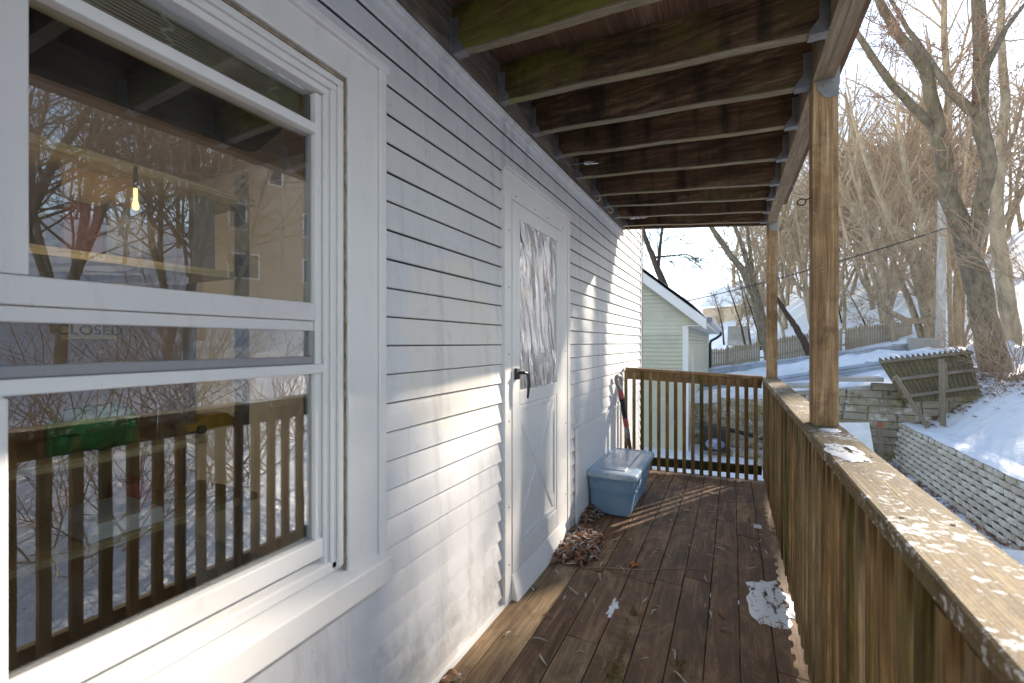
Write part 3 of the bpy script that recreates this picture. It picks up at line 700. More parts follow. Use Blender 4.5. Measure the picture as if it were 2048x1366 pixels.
# ================================================================== BALCONY ABOVE
bal = thing('balcony', 'timber balcony overhead with mossy joists seen from below', 'balcony', (-.35, 2.5, 2.55))
YL = [1.536, 1.954, 2.341, 2.701, 3.129, 3.585, 3.934, 4.328, 4.70]
YL = [1.536 - .405 * k for k in range(8, 0, -1)] + YL
def zl(y): return 2.565 + .012 * (y - 2.3)
def yr_of(y): return 2.247 + (y - 2.341) * 1.128 if y > 2.3 else y - .095
XL, XR = -1.033, .298
def joist(yl, name='joist', mossy=False, hang=True):
    yr = yr_of(yl); a = Vector((XL, yl, zl(yl))); b = Vector((XR, yr, rim_z(yr)))
    jh = .184; w = .038
    m = MB(); n = 10; rings = []
    for i in range(n + 1):
        p = a + (b - a) * i / n; z = p.z + .0025 * math.sin(i * 1.3 + yl * 5)
        rings.append([(p.x, p.y, z), (p.x, p.y + w, z), (p.x, p.y + w, p.z + jh), (p.x, p.y, p.z + jh)])
    m.loops(rings); j = m.build(name, M['joist_moss'] if mossy else M['joist'], bal)
    e = MB(); rings = []
    for i in range(n + 1):
        p = a + (b - a) * (.03 + .94 * i / n); z = p.z + .0025 * math.sin(i * 1.3 + yl * 5)
        rings.append([(p.x, p.y - .0012, z - .002), (p.x, p.y + w + .0012, z - .002), (p.x, p.y + w + .0012, z + .0035), (p.x, p.y - .0012, z + .0035)])
    e.loops(rings); e.build('weathered_edge', M['joist_edge'], j)
    if hang:
        for (q, s, y) in ((a, 1, yl), (b, -1, yr)):
            h = MB(); x0 = q.x; zb = q.z - .004
            for yy, sy in ((y - .0035, -1), (y + w + .0015, 1)):
                h.prism([(x0, yy, zb), (x0 + s * .06, yy, zb), (x0 + s * .055, yy, zb + .015), (x0 + s * .028, yy, zb + .05), (x0 + s * .028, yy, zb + .14), (x0, yy, zb + .145)], (0, .002, 0))
                fl = (yy - .019, yy) if sy < 0 else (yy + .002, yy + .021)
                h.box(min(x0, x0 + s * .0022), max(x0, x0 + s * .0022), fl[0], fl[1], zb, zb + .14)
                for zz in (.03, .065, .1): h.tube([(x0 + s*.002, (fl[0]+fl[1])/2, zb+zz), (x0 + s*.006, (fl[0]+fl[1])/2, zb+zz)], .004, 6)
            h.box(min(x0, x0 + s * .058), max(x0, x0 + s * .058), y - .003, y + w + .003, zb - .003, zb - .0002)
            h.build('joist_hanger', M['steel'], j)
    return j
for i, y in enumerate(YL): joist(y, mossy=(i in (7, 8, 9)))
ye = 4.86; yre = yr_of(ye)
m = MB(); rings = []
for x, y, z in ((XL - .03, ye, zl(ye)), (XR + .082, yre, rim_z(yre))):
    rings.append([(x, y, z), (x, y + .038, z), (x, y + .038, z + .19), (x, y, z + .19)])
m.loops(rings); m.build('end_joist', M['joist'], bal)
lg = MB(); rings = []
for y in (-6.0, -2.4, 0, 2.4, 4.859): rings.append([(W + .002, y, zl(y) - .012), (XL - .001, y, zl(y) - .012), (XL - .001, y, zl(y) + .2), (W + .002, y, zl(y) + .2)])
lg.loops(rings); lg.build('ledger', M['ledger'], bal)
for k, (xa, xb_) in enumerate(((XR + .001, XR + .039), (XR + .0405, XR + .078))):
    m = MB(); rings = []
    for i in range(13):
        y = -6.0 + (yre - .003 + 6.0) * i / 12; z = rim_z(y) + .002 * math.sin(i * 2 + k)
        rings.append([(xa, y, z), (xb_, y, z), (xb_, y, z + .19), (xa, y, z + .19)])
    m.loops(rings); m.build('rim_beam', M['rim'], bal)
random.seed(8); x = W + .01; i = 0
while x < .40:
    m = MB(); w = .138
    def zc(x, y): return (zl(y) + (rim_z(y) - zl(y)) * (x - XL) / (XR - XL)) + .186
    ye_ = 4.88 + (x - XL) * .13
    dzr = random.uniform(0, .004)
    m.quad8([(x, -6.0, zc(x, -2.4) + dzr), (x + w, -6.0, zc(x + w, -2.4) + dzr), (x + w, ye_, zc(x + w, ye_) + dzr), (x, ye_, zc(x, ye_) + dzr), (x, -6.0, zc(x, -2.4) + .03), (x + w, -6.0, zc(x + w, -2.4) + .03), (x + w, ye_, zc(x + w, ye_) + .03), (x, ye_, zc(x, ye_) + .03)])
    m.build('floor_board', M['under'], bal); x += .1394
# screwdrivers stuck behind the hangers, cup hooks
def screwdriver(label, tip, end):
    tip, end = Vector(tip), Vector(end); t = (end - tip).normalized(); L = (end - tip).length
    o = thing('screwdriver', label, 'screwdriver', tip)
    m = MB(); m.tube([tip, tip + t * L * .36], .0032, 8); m.build('shaft', M['steel'], o)
    m = MB(); ks = [(.34, .011), (.36, .0145), (.42, .0135), (.46, .015), (.78, .015), (.82, .0125), (.86, .0125), (.9, .0145), (.98, .013), (1, .009)]
    m.tube([tip + t * L * a for a, _ in ks], [b for _, b in ks], 12); m.build('handle', M['clear'], o, smooth=False)
screwdriver('clear handled screwdriver stuck behind the fifth visible joist hanger', onx(1143, 332, -1.02) + Vector((0, -.03, 0)), at(1219, 323, 3.2))
screwdriver('smaller looking screwdriver stuck in the joist nearest the end', onx(1243, 439, -1.02) + Vector((0, -.03, 0)), at(1295, 433, 4.45))
def hook(label, p, s, mat):
    m = MB(); p = Vector(p)
    pts = [p, p - Vector((0, 0, .012)) * s] + [p + Vector((.011 * math.sin(a), 0, -.024 + .011 * math.cos(a))) * s for a in [k * .5 for k in range(0, 10)]]
    m.tube(pts, .0022 * s, 6); o = m.build('cup_hook', mat, None); tag(o, label, 'hook', 'cup hooks under the balcony')
hook('white cup hook under the ledger between sixth and seventh joists', at(1195, 386, 3.75), 2.0, M['cord']); hook('white cup hook under the ledger one joist farther along', at(1221, 411, 4.1), 2.0, M['cord']); hook('white cup hook at the far end under the balcony', at(1257, 454, 4.75), 1.8, M['cord'])
m = MB(); p = at(1586, 366, 3.3); pts = [p, p + Vector((0, 0, -.05))] + [p + Vector((.05 - .05 * math.cos(a), .0, -.05 - .045 * math.sin(a))) for a in [k * .3 for k in range(1, 11)]]
tag(m.tube(pts, .0035, 6).build('wire_hook', M['steel']), 'large open wire hook hanging below the rim beam', 'hook')
m = MB(); c = Vector((.268, 2.285, 2.0 - .03)); pts = [Vector((.30, 2.285, 1.985))] + [c + Vector((.016 * math.cos(a), .0, .014 * math.sin(a))) for a in [.6 + k * .5 for k in range(13)]]
tag(m.tube(pts, .003, 6).build('eye_hook', M['black']), 'black screw eye on the inner side of the nearer post', 'hook')

# ================================================================== THINGS ON THE DECK
bz = dz(-.9)
bn = thing('storage_bin', 'faded blue plastic storage bin with dirty lid against the wall', 'bin', (-.87, 3.9, bz))
def rrect(x0, x1, y0, y1, z, r=.04, n=6, dent=None):
    pts = []
    for cx, cy, a0 in ((x1 - r, y0 + r, -90), (x1 - r, y1 - r, 0), (x0 + r, y1 - r, 90), (x0 + r, y0 + r, 180)):
        for k in range(n + 1):
            a = R(a0 + 90 * k / n); pts.append((cx + r * math.cos(a), cy + r * math.sin(a), z))
    return pts
m = MB(); rings = []
B0 = (-1.03, -.722, 3.495, 4.28); B1 = (-1.045, -.68, 3.475, 4.32); HB = .315
for t, off in ((0, -.012), (.04, 0), (.3, 0), (.5, 0), (.505, .006), (.54, .007), (.545, .001), (.57, .001), (.575, .007), (.61, .008), (.615, .002), (.64, .002), (.645, .008), (.68, .008), (.685, .004), (.9, .004), (.905, .012), (1, .012)):
    q = [B0[k] + (B1[k] - B0[k]) * t for k in range(4)]
    rings.append(rrect(q[0] - off, q[1] + off, q[2] - off, q[3] + off, bz + .002 + HB * t, .045))
m.loops(rings); body = m.build('body', M['bin'], bn, smooth=False, bevel=.0025)
m = MB()      # raised outline of the front hand panel
def fy(t): return B0[2] + (B1[2] - B0[2]) * t - .006
arch = [(-.985, .70), (-.975, .86), (-.95, .885), (-.79, .885), (-.765, .86), (-.745, .70)]
m.tube([(x, fy(t), bz + HB * t) for x, t in arch], .005, 6)
def fx(t): return B0[1] + (B1[1] - B0[1]) * t + .006
m.tube([(fx(t), y, bz + HB * t) for y, t in ((3.70, .70), (3.71, .86), (3.75, .885), (4.08, .885), (4.13, .86), (4.15, .70))], .005, 6)
m.build('hand_panel', M['bin'], body)
m = MB(); L = (-1.062, -.655, 3.45, 4.345); z0 = bz + HB - .012; rings = []
for off, z in ((.0, 0), (.004, .004), (.004, .03), (-.003, .042), (-.02, .047), (-.045, .05), (-.055, .043), (-.1, .043), (-.108, .05), (-.15, .051)):
    rings.append(rrect(L[0] - off, L[1] + off, L[2] - off, L[3] + off, z0 + z, .05 if off > -.1 else .02))
m.loops(rings, cap0=True); lid = m.build('lid', M['lid'], bn, bevel=.002)
m = MB(); m.box(-.95, -.78, 3.457, 3.463, z0 + .0385, z0 + .041); m.build('lid_slot', M['black'], lid)

sh = thing('shovel', 'long handled shovel with grey grip leaning in the corner', 'shovel', (-.98, 4.6, 0))
s0 = at(1240, 776, 4.42); s1 = at(1259, 890, 4.5); sd_ = (s1 - s0); s2 = s0 + sd_ * 1.75
def sp(t): return s0 + sd_ * t
m = MB(); m.tube([sp(.85), sp(1.5), s2], .019, 10); m.build('shaft', M['brown'], sh)
m = MB(); m.tube([sp(.18), sp(.52)], .024, 10); m.build('hand_grip', M['black'], sh)
for a, b_ in ((.04, .18), (.52, .67)):
    m = MB(); m.tube([sp(a), sp(b_)], .0255, 10); m.build('band', M['red'], sh)
m = MB(); m.tube([sp(.67), sp(.86)], .0235, 10); m.build('ferrule', M['steel'], sh)
m = MB(); ax = Vector((.25, .97, 0)).normalized(); up = -sd_.normalized(); c = sp(.04)
lp = [c, c + up * .03 + ax * .02, c + up * .07 + ax * .045, c + up * .12 + ax * .05, c + up * .14 + ax * .03, c + up * .145, c + up * .14 - ax * .03, c + up * .12 - ax * .05, c + up * .07 - ax * .045, c + up * .03 - ax * .02, c]
m.tube(lp, [.025, .021, .019, .019, .021, .022, .021, .019, .019, .021, .025], 10); m.build('grip', M['greyplastic'], sh, smooth=True)
m = MB(); bd = sd_.normalized(); m.quad8([s2 - ax*.06, s2 + ax*.06, s2 + ax*.1 + bd*.22, s2 - ax*.1 + bd*.22, s2 - ax*.06 + Vector((.006,0,0)), s2 + ax*.06 + Vector((.006,0,0)), s2 + ax*.1 + bd*.22 + Vector((.006,0,0)), s2 - ax*.1 + bd*.22 + Vector((.006,0,0))]); m.build('blade', M['steel'], sh)

def leaf(m, p, yaw, L, w, curl, roll, tilt=0):
    n = 6; b = len(m.v); c, s = math.cos(yaw), math.sin(yaw)
    for i in range(n + 1):
        t = i / n; x = (t - .5) * L; ww = w * math.sin(PI * (t * .92 + .04)) ** .8 * .5; z = curl * math.sin(PI * t) + tilt * x
        bend = .16 * L * math.sin(PI * t) * (1 if curl > 0 else -1) * roll
        for sd2 in (-1, 1):
            yy = sd2 * ww + bend; zz = z + ww * .5 * abs(roll) * (1 if sd2 > 0 else .2)
            m.v.append((p[0] + x * c - yy * s, p[1] + x * s + yy * c, p[2] + zz))
    for i in range(n): m.f.append((b+2*i, b+2*i+1, b+2*i+3, b+2*i+2))
random.seed(21); lg_, lr_ = MB(), MB()
for k in range(120):
    x = random.uniform(-1.0, .22); y = random.uniform(1.1, 4.8) if random.random() < .6 else random.uniform(3.0, 4.9)
    if x < -.6 and 3.4 < y < 4.4: continue
    leaf(lg_, (x, y, dz(x) + .004), random.uniform(0, 6.3), random.uniform(.04, .095), random.uniform(.006, .013), random.uniform(.002, .012), random.uniform(-.8, .8))
for k in range(26):
    x = random.uniform(-1.0, .22); y = random.uniform(1.1, 4.8)
    leaf(lr_, (x, y, dz(x) + .004), random.uniform(0, 6.3), random.uniform(.03, .07), random.uniform(.01, .025), random.uniform(.004, .016), random.uniform(-1, 1))
o = lg_.build('scattered_leaves', M['leaf_grey']); tag(o, 'thin silvery willow leaves scattered over the deck boards', 'leaves', kind='stuff')
o = lr_.build('scattered_brown_leaves', M['leaf_red']); tag(o, 'small rusty leaf scraps scattered over the deck boards', 'leaves', kind='stuff')
def pile(cx, cy, rx, ry, h, n, seed, label, shape=None):
    random.seed(seed); a, b_ = MB(), MB()
    for k in range(n):
        r = random.random() ** .6; an = random.uniform(0, 2 * PI); x = cx + rx * r * math.cos(an); y = cy + ry * r * math.sin(an)
        if x < W + .035: x = W + .035 + random.random() * .05
        z = dz(x) + .004 + h * (1 - r * r) * random.uniform(.3, 1)
        tgt = a if random.random() < .5 else b_
        leaf(tgt, (x, y, z), random.uniform(0, 6.3), random.uniform(.05, .1), random.uniform(.008, .014) if tgt is a else random.uniform(.016, .034), random.uniform(-.02, .03), random.uniform(-1, 1), random.uniform(-.4, .4))
    t = thing('leaf_pile', label, 'leaves', (cx, cy, dz(cx))); t['kind'] = 'stuff'
    a.build('pale_leaves', M['leaf_grey'], t); b_.build('rusty_leaves', M['leaf_red'], t)
pile(-.94, 2.88, .17, .3, .04, 420, 5, 'heap of rusty and silvery dry leaves in front of the door')
pile(-1.0, 3.47, .07, .25, .06, 110, 6, 'drift of brown leaves caught between wall and blue bin')
pile(-.98, 1.32, .1, .22, .02, 90, 7, 'ragged drift of dry leaves along the wall foot nearest the camera')
# maple leaf
m = MB(); p = onz(1268, 1128, dz(-.45) + .012); star = []
for k in range(14):
    a = 2 * PI * k / 14; r = .042 if k % 2 == 0 else .02; star.append((p.x + r * math.cos(a), p.y + r * math.sin(a), p.z + .012 * math.sin(k * 1.7)))
b = len(m.v); m.v += star + [tuple(p + Vector((0, 0, .006)))]; m.f += [(b + k, b + (k + 1) % 14, b + 14) for k in range(14)]
m.tube([p, p + Vector((.03, -.03, .01))], .0015, 5)
tag(m.build('maple_leaf', plain('orange_leaf', (.36, .13, .045), .7)), 'single orange brown maple leaf lying mid deck', 'leaf')
m = MB(); p = onz(1552, 1060, dz(.2) + .012); b = len(m.v)
star = [(p.x + (.04 if k % 2 == 0 else .022) * math.cos(2*PI*k/14), p.y + (.05 if k % 2 == 0 else .03) * math.sin(2*PI*k/14), p.z + .01 * math.sin(k * 2.3)) for k in range(14)]
m.v += star + [tuple(p + Vector((0, 0, .008)))]; m.f += [(b + k, b + (k + 1) % 14, b + 14) for k in range(14)]
tag(m.build('maple_leaf', plain('russet_leaf', (.3, .12, .05), .7)), 'russet maple leaf lying beside the right railing', 'leaf')
def snowpatch(px, py, rx, ry, label, seed, th=.006, z=None, rag=.35):
    c = onz(px, py, dz(.1) if z is None else z); m = MB(); N = 40; b = len(m.v); zz = (dz(c.x) if z is None else z)
    for ringr, zo in ((1, .001), (.9, th * .7), (.5, th), (.0, th)):
        for k in range(N):
            a = 2 * PI * k / N; rr = ringr * (1 + rag * mnoise.noise(Vector((math.cos(a) * 2.2, math.sin(a) * 2.2, seed))) + rag * .6 * mnoise.noise(Vector((math.cos(a) * 7, math.sin(a) * 7, seed + 5))))
            x, y = c.x + rx * rr * math.cos(a), c.y + ry * rr * math.sin(a)
            m.v.append((x, y, (dz(x) if z is None else z) + zo + .002 * mnoise.noise(Vector((x * 30, y * 30, 1)))))
    for i in range(3):
        for k in range(N): m.f.append((b+i*N+k, b+i*N+(k+1) % N, b+(i+1)*N+(k+1) % N, b+(i+1)*N+k))
    o = m.build('snow_patch', M['icy'], smooth=True); tag(o, label, 'snow'); return o
def icy():
    t = NT('icy_snow'); p = t.geo(); n = t.noise(t.map(p, (26, 9, 10)), 1, 7, .75)
    d = t.n('BsdfPrincipled', {'Base Color': (.8, .82, .86, 1), 'Roughness': .4}); tr = t.n('BsdfTransparent')
    mx = t.n('MixShader', {0: t.maprange(n, .41, .47), 1: tr, 2: d}); t.set(t.out.inputs[0], mx); return t.m
M['icy'] = icy()
snowpatch(1542, 1205, .125, .24, 'ragged white patch of icy snow beside the railing', 3, .012, None, .42)
snowpatch(1515, 1052, .03, .05, 'small splash of snow on the boards farther along', 9, .004)
snowpatch(1228, 1222, .022, .1, 'thin broken streak of white on a middle deck board', 14, .003, None, .6)
for px, py, rx, ry, lb, sd2 in ((1659, 861, .035, .045, 'thin snow crust on the cap at the nearer post foot', 31), (1690, 905, .05, .13, 'longer snow crust on the cap just before the nearer post', 37)):
    snowpatch(px, py, rx, ry, lb, sd2, .004, CAPZ + .0008)
random.seed(5); ms = MB()
for (px, py, rx, ry, n) in ((1268, 1232, .035, .08, 500), (1225, 1345, .045, .1, 700), (1360, 1330, .035, .07, 300), (1245, 1290, .03, .08, 250)):
    c = onz(px, py, dz(-.4))
    for k in range(n):
        x, y = c.x + random.gauss(0, rx * .6), c.y + random.gauss(0, ry * .7)
        if mnoise.noise(Vector((x * 22, y * 14, 3))) < -.12: continue
        z = dz(x); h = random.uniform(.002, .008); b = len(ms.v); q = random.uniform(.002, .0045); an = random.uniform(0, 3)
        ms.v += [(x + q * math.cos(an), y + q * math.sin(an), z), (x - q * math.cos(an), y - q * math.sin(an), z), (x + random.uniform(-.004, .004), y + random.uniform(-.004, .004), z + h)]; ms.f.append((b, b+1, b+2))
o = ms.build('moss_tufts', M['moss']); tag(o, 'olive moss growing on the near deck boards', 'moss', kind='stuff')
random.seed(17); tw = MB()
for k in range(38):
    x = random.uniform(-.75, .1); y = random.uniform(3.3, 4.7); a = random.uniform(0, 6.3); L = random.uniform(.12, .4); z = dz(x) + .006
    pts = []
    for i in range(6):
        t = i / 5; pts.append((x + L * t * math.cos(a + .5 * t), y + L * t * math.sin(a + .5 * t), dz(x) + .006 + .012 * math.sin(PI * t) * random.random()))
    if max(p[0] for p in pts) > .25 or min(p[0] for p in pts) < -.66: continue
    tw.tube(pts, [.0022 - .0003 * i for i in range(6)], 4)
p = onz(1166, 1135, .0); q = onz(1418, 1141, -.03)
tw.tube([(p.x + (q.x - p.x) * t / 8, p.y + (q.y - p.y) * t / 8 + .012 * math.sin(t * 1.3), dz(p.x + (q.x - p.x) * t / 8) + .004) for t in range(9)], .0022, 4)
o = tw.build('fallen_twigs', M['twig']); tag(o, 'thin fallen twigs strewn about the sunny stripes of the deck', 'twigs', kind='stuff')

# ================================================================== YARD WALLS
rw = thing('retaining_wall', 'pale split face block retaining wall holding the snowy bank', 'wall', (3.36, 9, -1.29))
bw, bh = .29, .098; m = MB(); random.seed(2); rows = 9
wt = -.40
for r in range(rows):
    z1 = wt - r * bh; z0 = z1 - bh + .010; xo = 3.28 - .012 * r
    y = 6.9 + (r % 2) * bw / 2
    while y < 12.45:
        y1 = y + bw - .028; b = len(m.v); bulge = random.uniform(.038, .05)
        n = 6
        for i in range(n + 1):
            u = i / n; yy = y + (y1 - y) * u; px_ = 1 - abs(2 * u - 1) ** 3
            for v, k in ((0, .6), (.15, .92), (.5, 1), (.85, .92), (1, .55)):
                m.v.append((xo + .03 - bulge * px_ * k - random.uniform(0, .004), yy, z0 + (z1 - z0) * v))
        for i in range(n):
            for j in range(4): m.f.append((b+i*5+j, b+i*5+j+1, b+(i+1)*5+j+1, b+(i+1)*5+j))
        y += bw
m.build('block_face', M['block'], rw)
m = MB(); m.box(3.215, 3.235, 6.9, 12.44, wt - rows * bh, wt - rows * bh + .01); m.box(3.295, 3.42, 6.9, 12.44, -1.4, wt - .004); m.build('block_core', M['blockdark'] if 'blockdark' in M else M['oldblock'], rw)
m = MB()
def crust(u, v):
    y = 6.88 + 5.57 * u; x = 3.275 + .4 * v + .02 * mnoise.noise(Vector((y * 1.5, 0, 0))); return (x, y, max(wt + .012, ground_z(x, y) if v > .6 else -9) + (.03 * math.sin(PI * min(1, v * 1.6)) if v < .62 else .01) + .012 * mnoise.noise(Vector((x * 4, y * 3, 0))))
m.grid(crust, 90, 8); m.build('snow_cover', M['snow_clean'], rw, smooth=True)
random.seed(12)
ow = thing('old_block_wall', 'old mossy block wall below the road with stepped top', 'wall', (1.5, 12.66, -1.29))
m = MB()
for r in range(11):
    z0 = -1.4 + r * .17; x = -.9 + random.uniform(-.2, 0)
    while x < 4.2:
        L = random.uniform(.25, .8); zt = -.03 + .16 * x
        if z0 + .16 < zt + .08:
            jy = random.uniform(-.025, .025)
            m.quad8([(x, 12.56 + jy, z0), (x + L - .012, 12.56 + jy + random.uniform(-.015, .015), z0), (x + L - .012, 12.73, z0), (x, 12.73, z0), (x + random.uniform(0, .02), 12.565 + jy, z0 + .158), (x + L - .02, 12.565 + jy, z0 + random.uniform(.145, .16)), (x + L - .012, 12.73, z0 + .158), (x, 12.73, z0 + .158)])
        x += L
m.build('block_face', M['oldblock'], ow, bevel=.012)
m = MB(); m.quad8([(-1.1, 12.6, -1.5), (4.5, 12.6, -1.5), (4.5, 12.8, -1.5), (-1.1, 12.8, -1.5), (-1.1, 12.6, -.3), (4.5, 12.6, .5), (4.5, 12.8, .5), (-1.1, 12.8, -.3)]); m.build('mortar', M['oldblock'], ow)
for x0, x1, z in ((.9, 2.0, .27), (2.15, 3.0, .47)):
    m = MB(); m.quad8([(x0, 12.5, z), (x1, 12.47, z + .03), (x1 + .05, 12.9, z + .03), (x0, 12.9, z), (x0 + .03, 12.48, z + .1), (x1, 12.45, z + .12), (x1, 12.9, z + .13), (x0 + .03, 12.9, z + .1)]); m.build('cap_slab', M['concrete'], ow, bevel=.01)
def mound(name, label, c, rx, ry, h, seed, cat='snow bank'):
    m = MB()
    def f(u, v):
        a = 2 * PI * v; x = c[0] + rx * u * math.cos(a); y = c[1] + ry * u * math.sin(a)
        return (x, y, ground_z(x, y) - .04 + h * (1 - u * u) * (1 + .5 * mnoise.noise(Vector((x * 2.2, y * 2.2, seed))) + .3 * mnoise.noise(Vector((x * 6, y * 6, seed)))))
    m.grid(f, 10, 40); o = m.build(name, M['snow_clean'], smooth=True); tag(o, label, cat)
mound('snow_bank', 'ploughed snow ridge between the two guardrails', (3.3, 18.0), 5.2, .9, .42, 2)
mound('snow_bank', 'snow heap beside the utility pole foot', (6.4, 17.6), 1.6, .9, .5, 4)
mound('snow_bank', 'ploughed snow ridge left along the road behind the corner post', (-2.5, 19.0), 4.0, 1.0, .3, 8)

def guardrail(label, a, b, tops, posts, sec=.31):
    a, b = Vector(a), Vector(b); t = (b - a).normalized(); nrm = Vector((t.y, -t.x, 0)).normalized()
    o = thing('guardrail', label, 'guardrail', (a + b) / 2, 'roadside guardrails')
    prof = [(.0, .0), (.045, .03), (.045, .075), (0, .12), (0, .19), (.045, .235), (.045, .28), (0, .31)]
    m = MB(); rings = []
    for p in (a, a + (b - a) * .5, b):
        rg = [p + nrm * d + Vector((0, 0, z - .31)) for d, z in prof]; rg += [p + nrm * (d - .006) + Vector((0, 0, z - .31)) for d, z in reversed(prof)]
        rings.append(rg)
    m.loops(rings); m.build('beam', M['railsteel'], o)
    for k in range(posts):
        p = a + (b - a) * (k + .5) / posts - nrm * .09; m = MB(); m.box(p.x - .07, p.x + .07, p.y - .06, p.y + .06, p.z - 1.1, p.z + .02); m.build('post', M['railsteel'], o)
    return o
guardrail('lower bluish guardrail nearest the old block wall', at(1360, 782, 14.5), at(1800, 716, 13.2), 0, 4)
guardrail('upper guardrail across the road below the picket fence', at(1380, 742, 20.5), at(1840, 683, 19.5), 0, 5)
m = MB(); c = at(1846, 686, 19.2); m.box(c.x - .5, c.x + .5, c.y - .2, c.y + .2, c.z - .7, c.z + .22); tag(m.build('concrete_block', M['concrete'], bevel=.04), 'snow dusted concrete block ending the upper guardrail', 'block')

def picket_fence(label, pts, h, w=.115):
    o = thing('picket_fence', label, 'fence', pts[0])
    m = MB(); random.seed(6)
    for a, b in zip(pts, pts[1:]):
        a, b = Vector(a), Vector(b); L = (b - a).length; n = int(L / .135); t = (b - a) / L; nr = Vector((t.y, -t.x, 0)).normalized()
        for i in range(n):
            p = a + t * (i * .135); hh = h + random.uniform(-.04, .04); q = t * w
            if random.random() < .02: continue
            m.prism([p, p + q, p + q + Vector((0, 0, hh - .1)), p + q * .5 + Vector((0, 0, hh)), p + Vector((0, 0, hh - .1))], nr * -.02)
    m.build('pickets', M['picket'], o)
    m = MB()
    for a, b in zip(pts, pts[1:]):
        for f in (.3, .8): m.beam(Vector(a) + Vector((0, .04, h * f)), Vector(b) + Vector((0, .04, h * f)), .05, .09)
    m.build('rail', M['picket'], o)
    for k, p in enumerate(pts):
        m = MB(); m.box(p[0] - .06, p[0] + .06, p[1] + .0, p[1] + .12, p[2] - .3, p[2] + h + .12); m.build('post', M['picket'], o)
fpts = []
for px, bot in ((1380, 748), (1455, 742), (1530, 728), (1620, 712), (1722, 700), (1822, 690)):
    d = 27 - (px - 1400) * .004; p = at(px, bot, d); fpts.append(Vector((p.x, p.y, p.z)))
picket_fence('long weathered picket fence above the road', fpts, 1.42)
# leaning panel
lp_ = thing('fence_panel', 'mossy stockade fence panel tipped over onto the bank', 'fence', at(1880, 760, 10.6))
TL, TRr, BR, BL = at(1757, 720, 9.9), at(1940, 700, 10.0), at(1962, 786, 9.1), at(1812, 806, 9.25)
def pan(u, v): return (TL + (TRr - TL) * u) * v + (BL + (BR - BL) * u) * (1 - v)
nrm = (TRr - TL).cross(BL - TL).normalized()
if nrm.dot(-TL) < 0: nrm = -nrm
m = MB(); N = 17
for i in range(N):
    u0, u1 = i / N + .001, (i + 1) / N - .006; um = (u0 + u1) / 2; jit = .02 * mnoise.noise(Vector((i * 1.7, 0, 0)))
    m.prism([pan(u0, 0), pan(u1, 0), pan(u1, .97 + jit), pan(um, 1.06 + jit), pan(u0, .97 + jit)], nrm * -.018)
m.build('pickets', M['panelwood'], lp_)
for v in (.12, .5, .93):
    m = MB(); m.beam(pan(-.01, v) + nrm * .022, pan(1.01, v) + nrm * .022, .04, .07, nrm.cross(TRr - TL)); m.build('rail', M['oldwood'], lp_)
for (a, b, da, db, lb, s) in (((1883, 718), (1886, 852), 9.0, 8.9, 'upright grey timber stake in front of the tipped fence panel', .09), ((1790, 752), (1856, 856), 9.0, 8.8, 'slanting grey timber prop against the tipped fence panel', .075), ((1891, 724), (1894, 776), 9.1, 9.0, 'short thin grey stick behind the upright stake', .04)):
    m = MB(); m.beam(at(*a, da), at(*b, db), s, s * .6, (.45, .9, 0)); tag(m.build('timber_stake', M['oldwood'], bevel=.004), lb, 'stake')
# white board, orange tipped stake, white panel near the right edge
wb = thing('white_board', 'flat white board leaning below the railing beside the nearer post', 'board', at(1705, 900, 7.6))
m = MB(); a, b, c, d = at(1640, 845, 7.9), at(1738, 845, 7.6), at(1757, 955, 7.1), at(1640, 960, 7.3)
nn = (b - a).cross(d - a).normalized(); m.prism([a, b, c, d], nn * .03); m.build('sheet', M['paper'], wb, bevel=.004)
m = MB(); q = lambda u, v: (a + (b - a) * u) * (1 - v) + (d + (c - d) * u) * v
sgn = -1 if nn.dot(a) > 0 else 1
off_ = nn * (.03 if nn.dot(-a) > 0 else 0) + (nn if nn.dot(-a) > 0 else -nn) * .001
for u0, u1 in ((.5, .6), (.61, .8)): m.prism([q(u0, .12) + off_, q(u1, .12) + off_, q(u1, .155) + off_, q(u0, .155) + off_], (nn if nn.dot(-a) > 0 else -nn) * .001)
m.build('printed_mark', plain('pale_grey_print', (.62, .62, .62), .6), wb)
m = MB(); m.beam(at(1760, 848, 9.6), at(1760, 960, 9.4), .09, .05, (0, 1, 0)); st_ = m.build('survey_stake', M['oldwood'], bevel=.004); tag(st_, 'weathered wooden stake with a red tip by the block wall', 'stake')
m = MB(); m.beam(at(1760, 845, 9.59), at(1760, 856, 9.59), .094, .054, (0, 1, 0)); m.build('red_tip', plain('faded_red_paint', (.4, .1, .06), .8), st_)
m = MB(); a, b, c, d = at(1985, 1096, 4.6), at(2090, 1104, 4.4), at(2110, 1190, 4.1), at(1975, 1180, 4.2); m.prism([a, b, c, d], (0, 0, -.03)); tag(m.build('white_sheet', M['paper'], bevel=.004), 'white sheet lying in the yard behind the railing at the right edge', 'board')
# yard debris beyond the end railing
m = MB(); m.tube([at(1424, 853, 11.3), at(1470, 862, 10.9), at(1510, 872, 10.5), at(1545, 884, 10.2)], .05, 10); tag(m.build('drain_pipe', M['black']), 'black drain pipe lying along the foot of the old wall', 'pipe')
for (a, b, lb) in (((1478, 895, 9.8), (1545, 858, 9.6), 'pale broken plank propped in the yard debris'), ((1495, 878, 9.3), (1560, 905, 9.0), 'grey plank sloping down through the yard debris')):
    m = MB(); m.beam(at(*a), at(*b), .12, .03); tag(m.build('loose_plank', M['oldwood'], bevel=.003), lb, 'plank')
m = MB(); c = at(1428, 882, 10.2)
m.loops([[(c.x + r * .2 * math.cos(a) * (1 + .2 * math.sin(3 * a + k)), c.y + r * .25 * math.sin(a), c.z - .15 + .2 * z) for a in [2 * PI * i / 14 for i in range(14)]] for k, (r, z) in enumerate(((.8, 0), (1, .3), (.9, .7), (.45, 1)))])
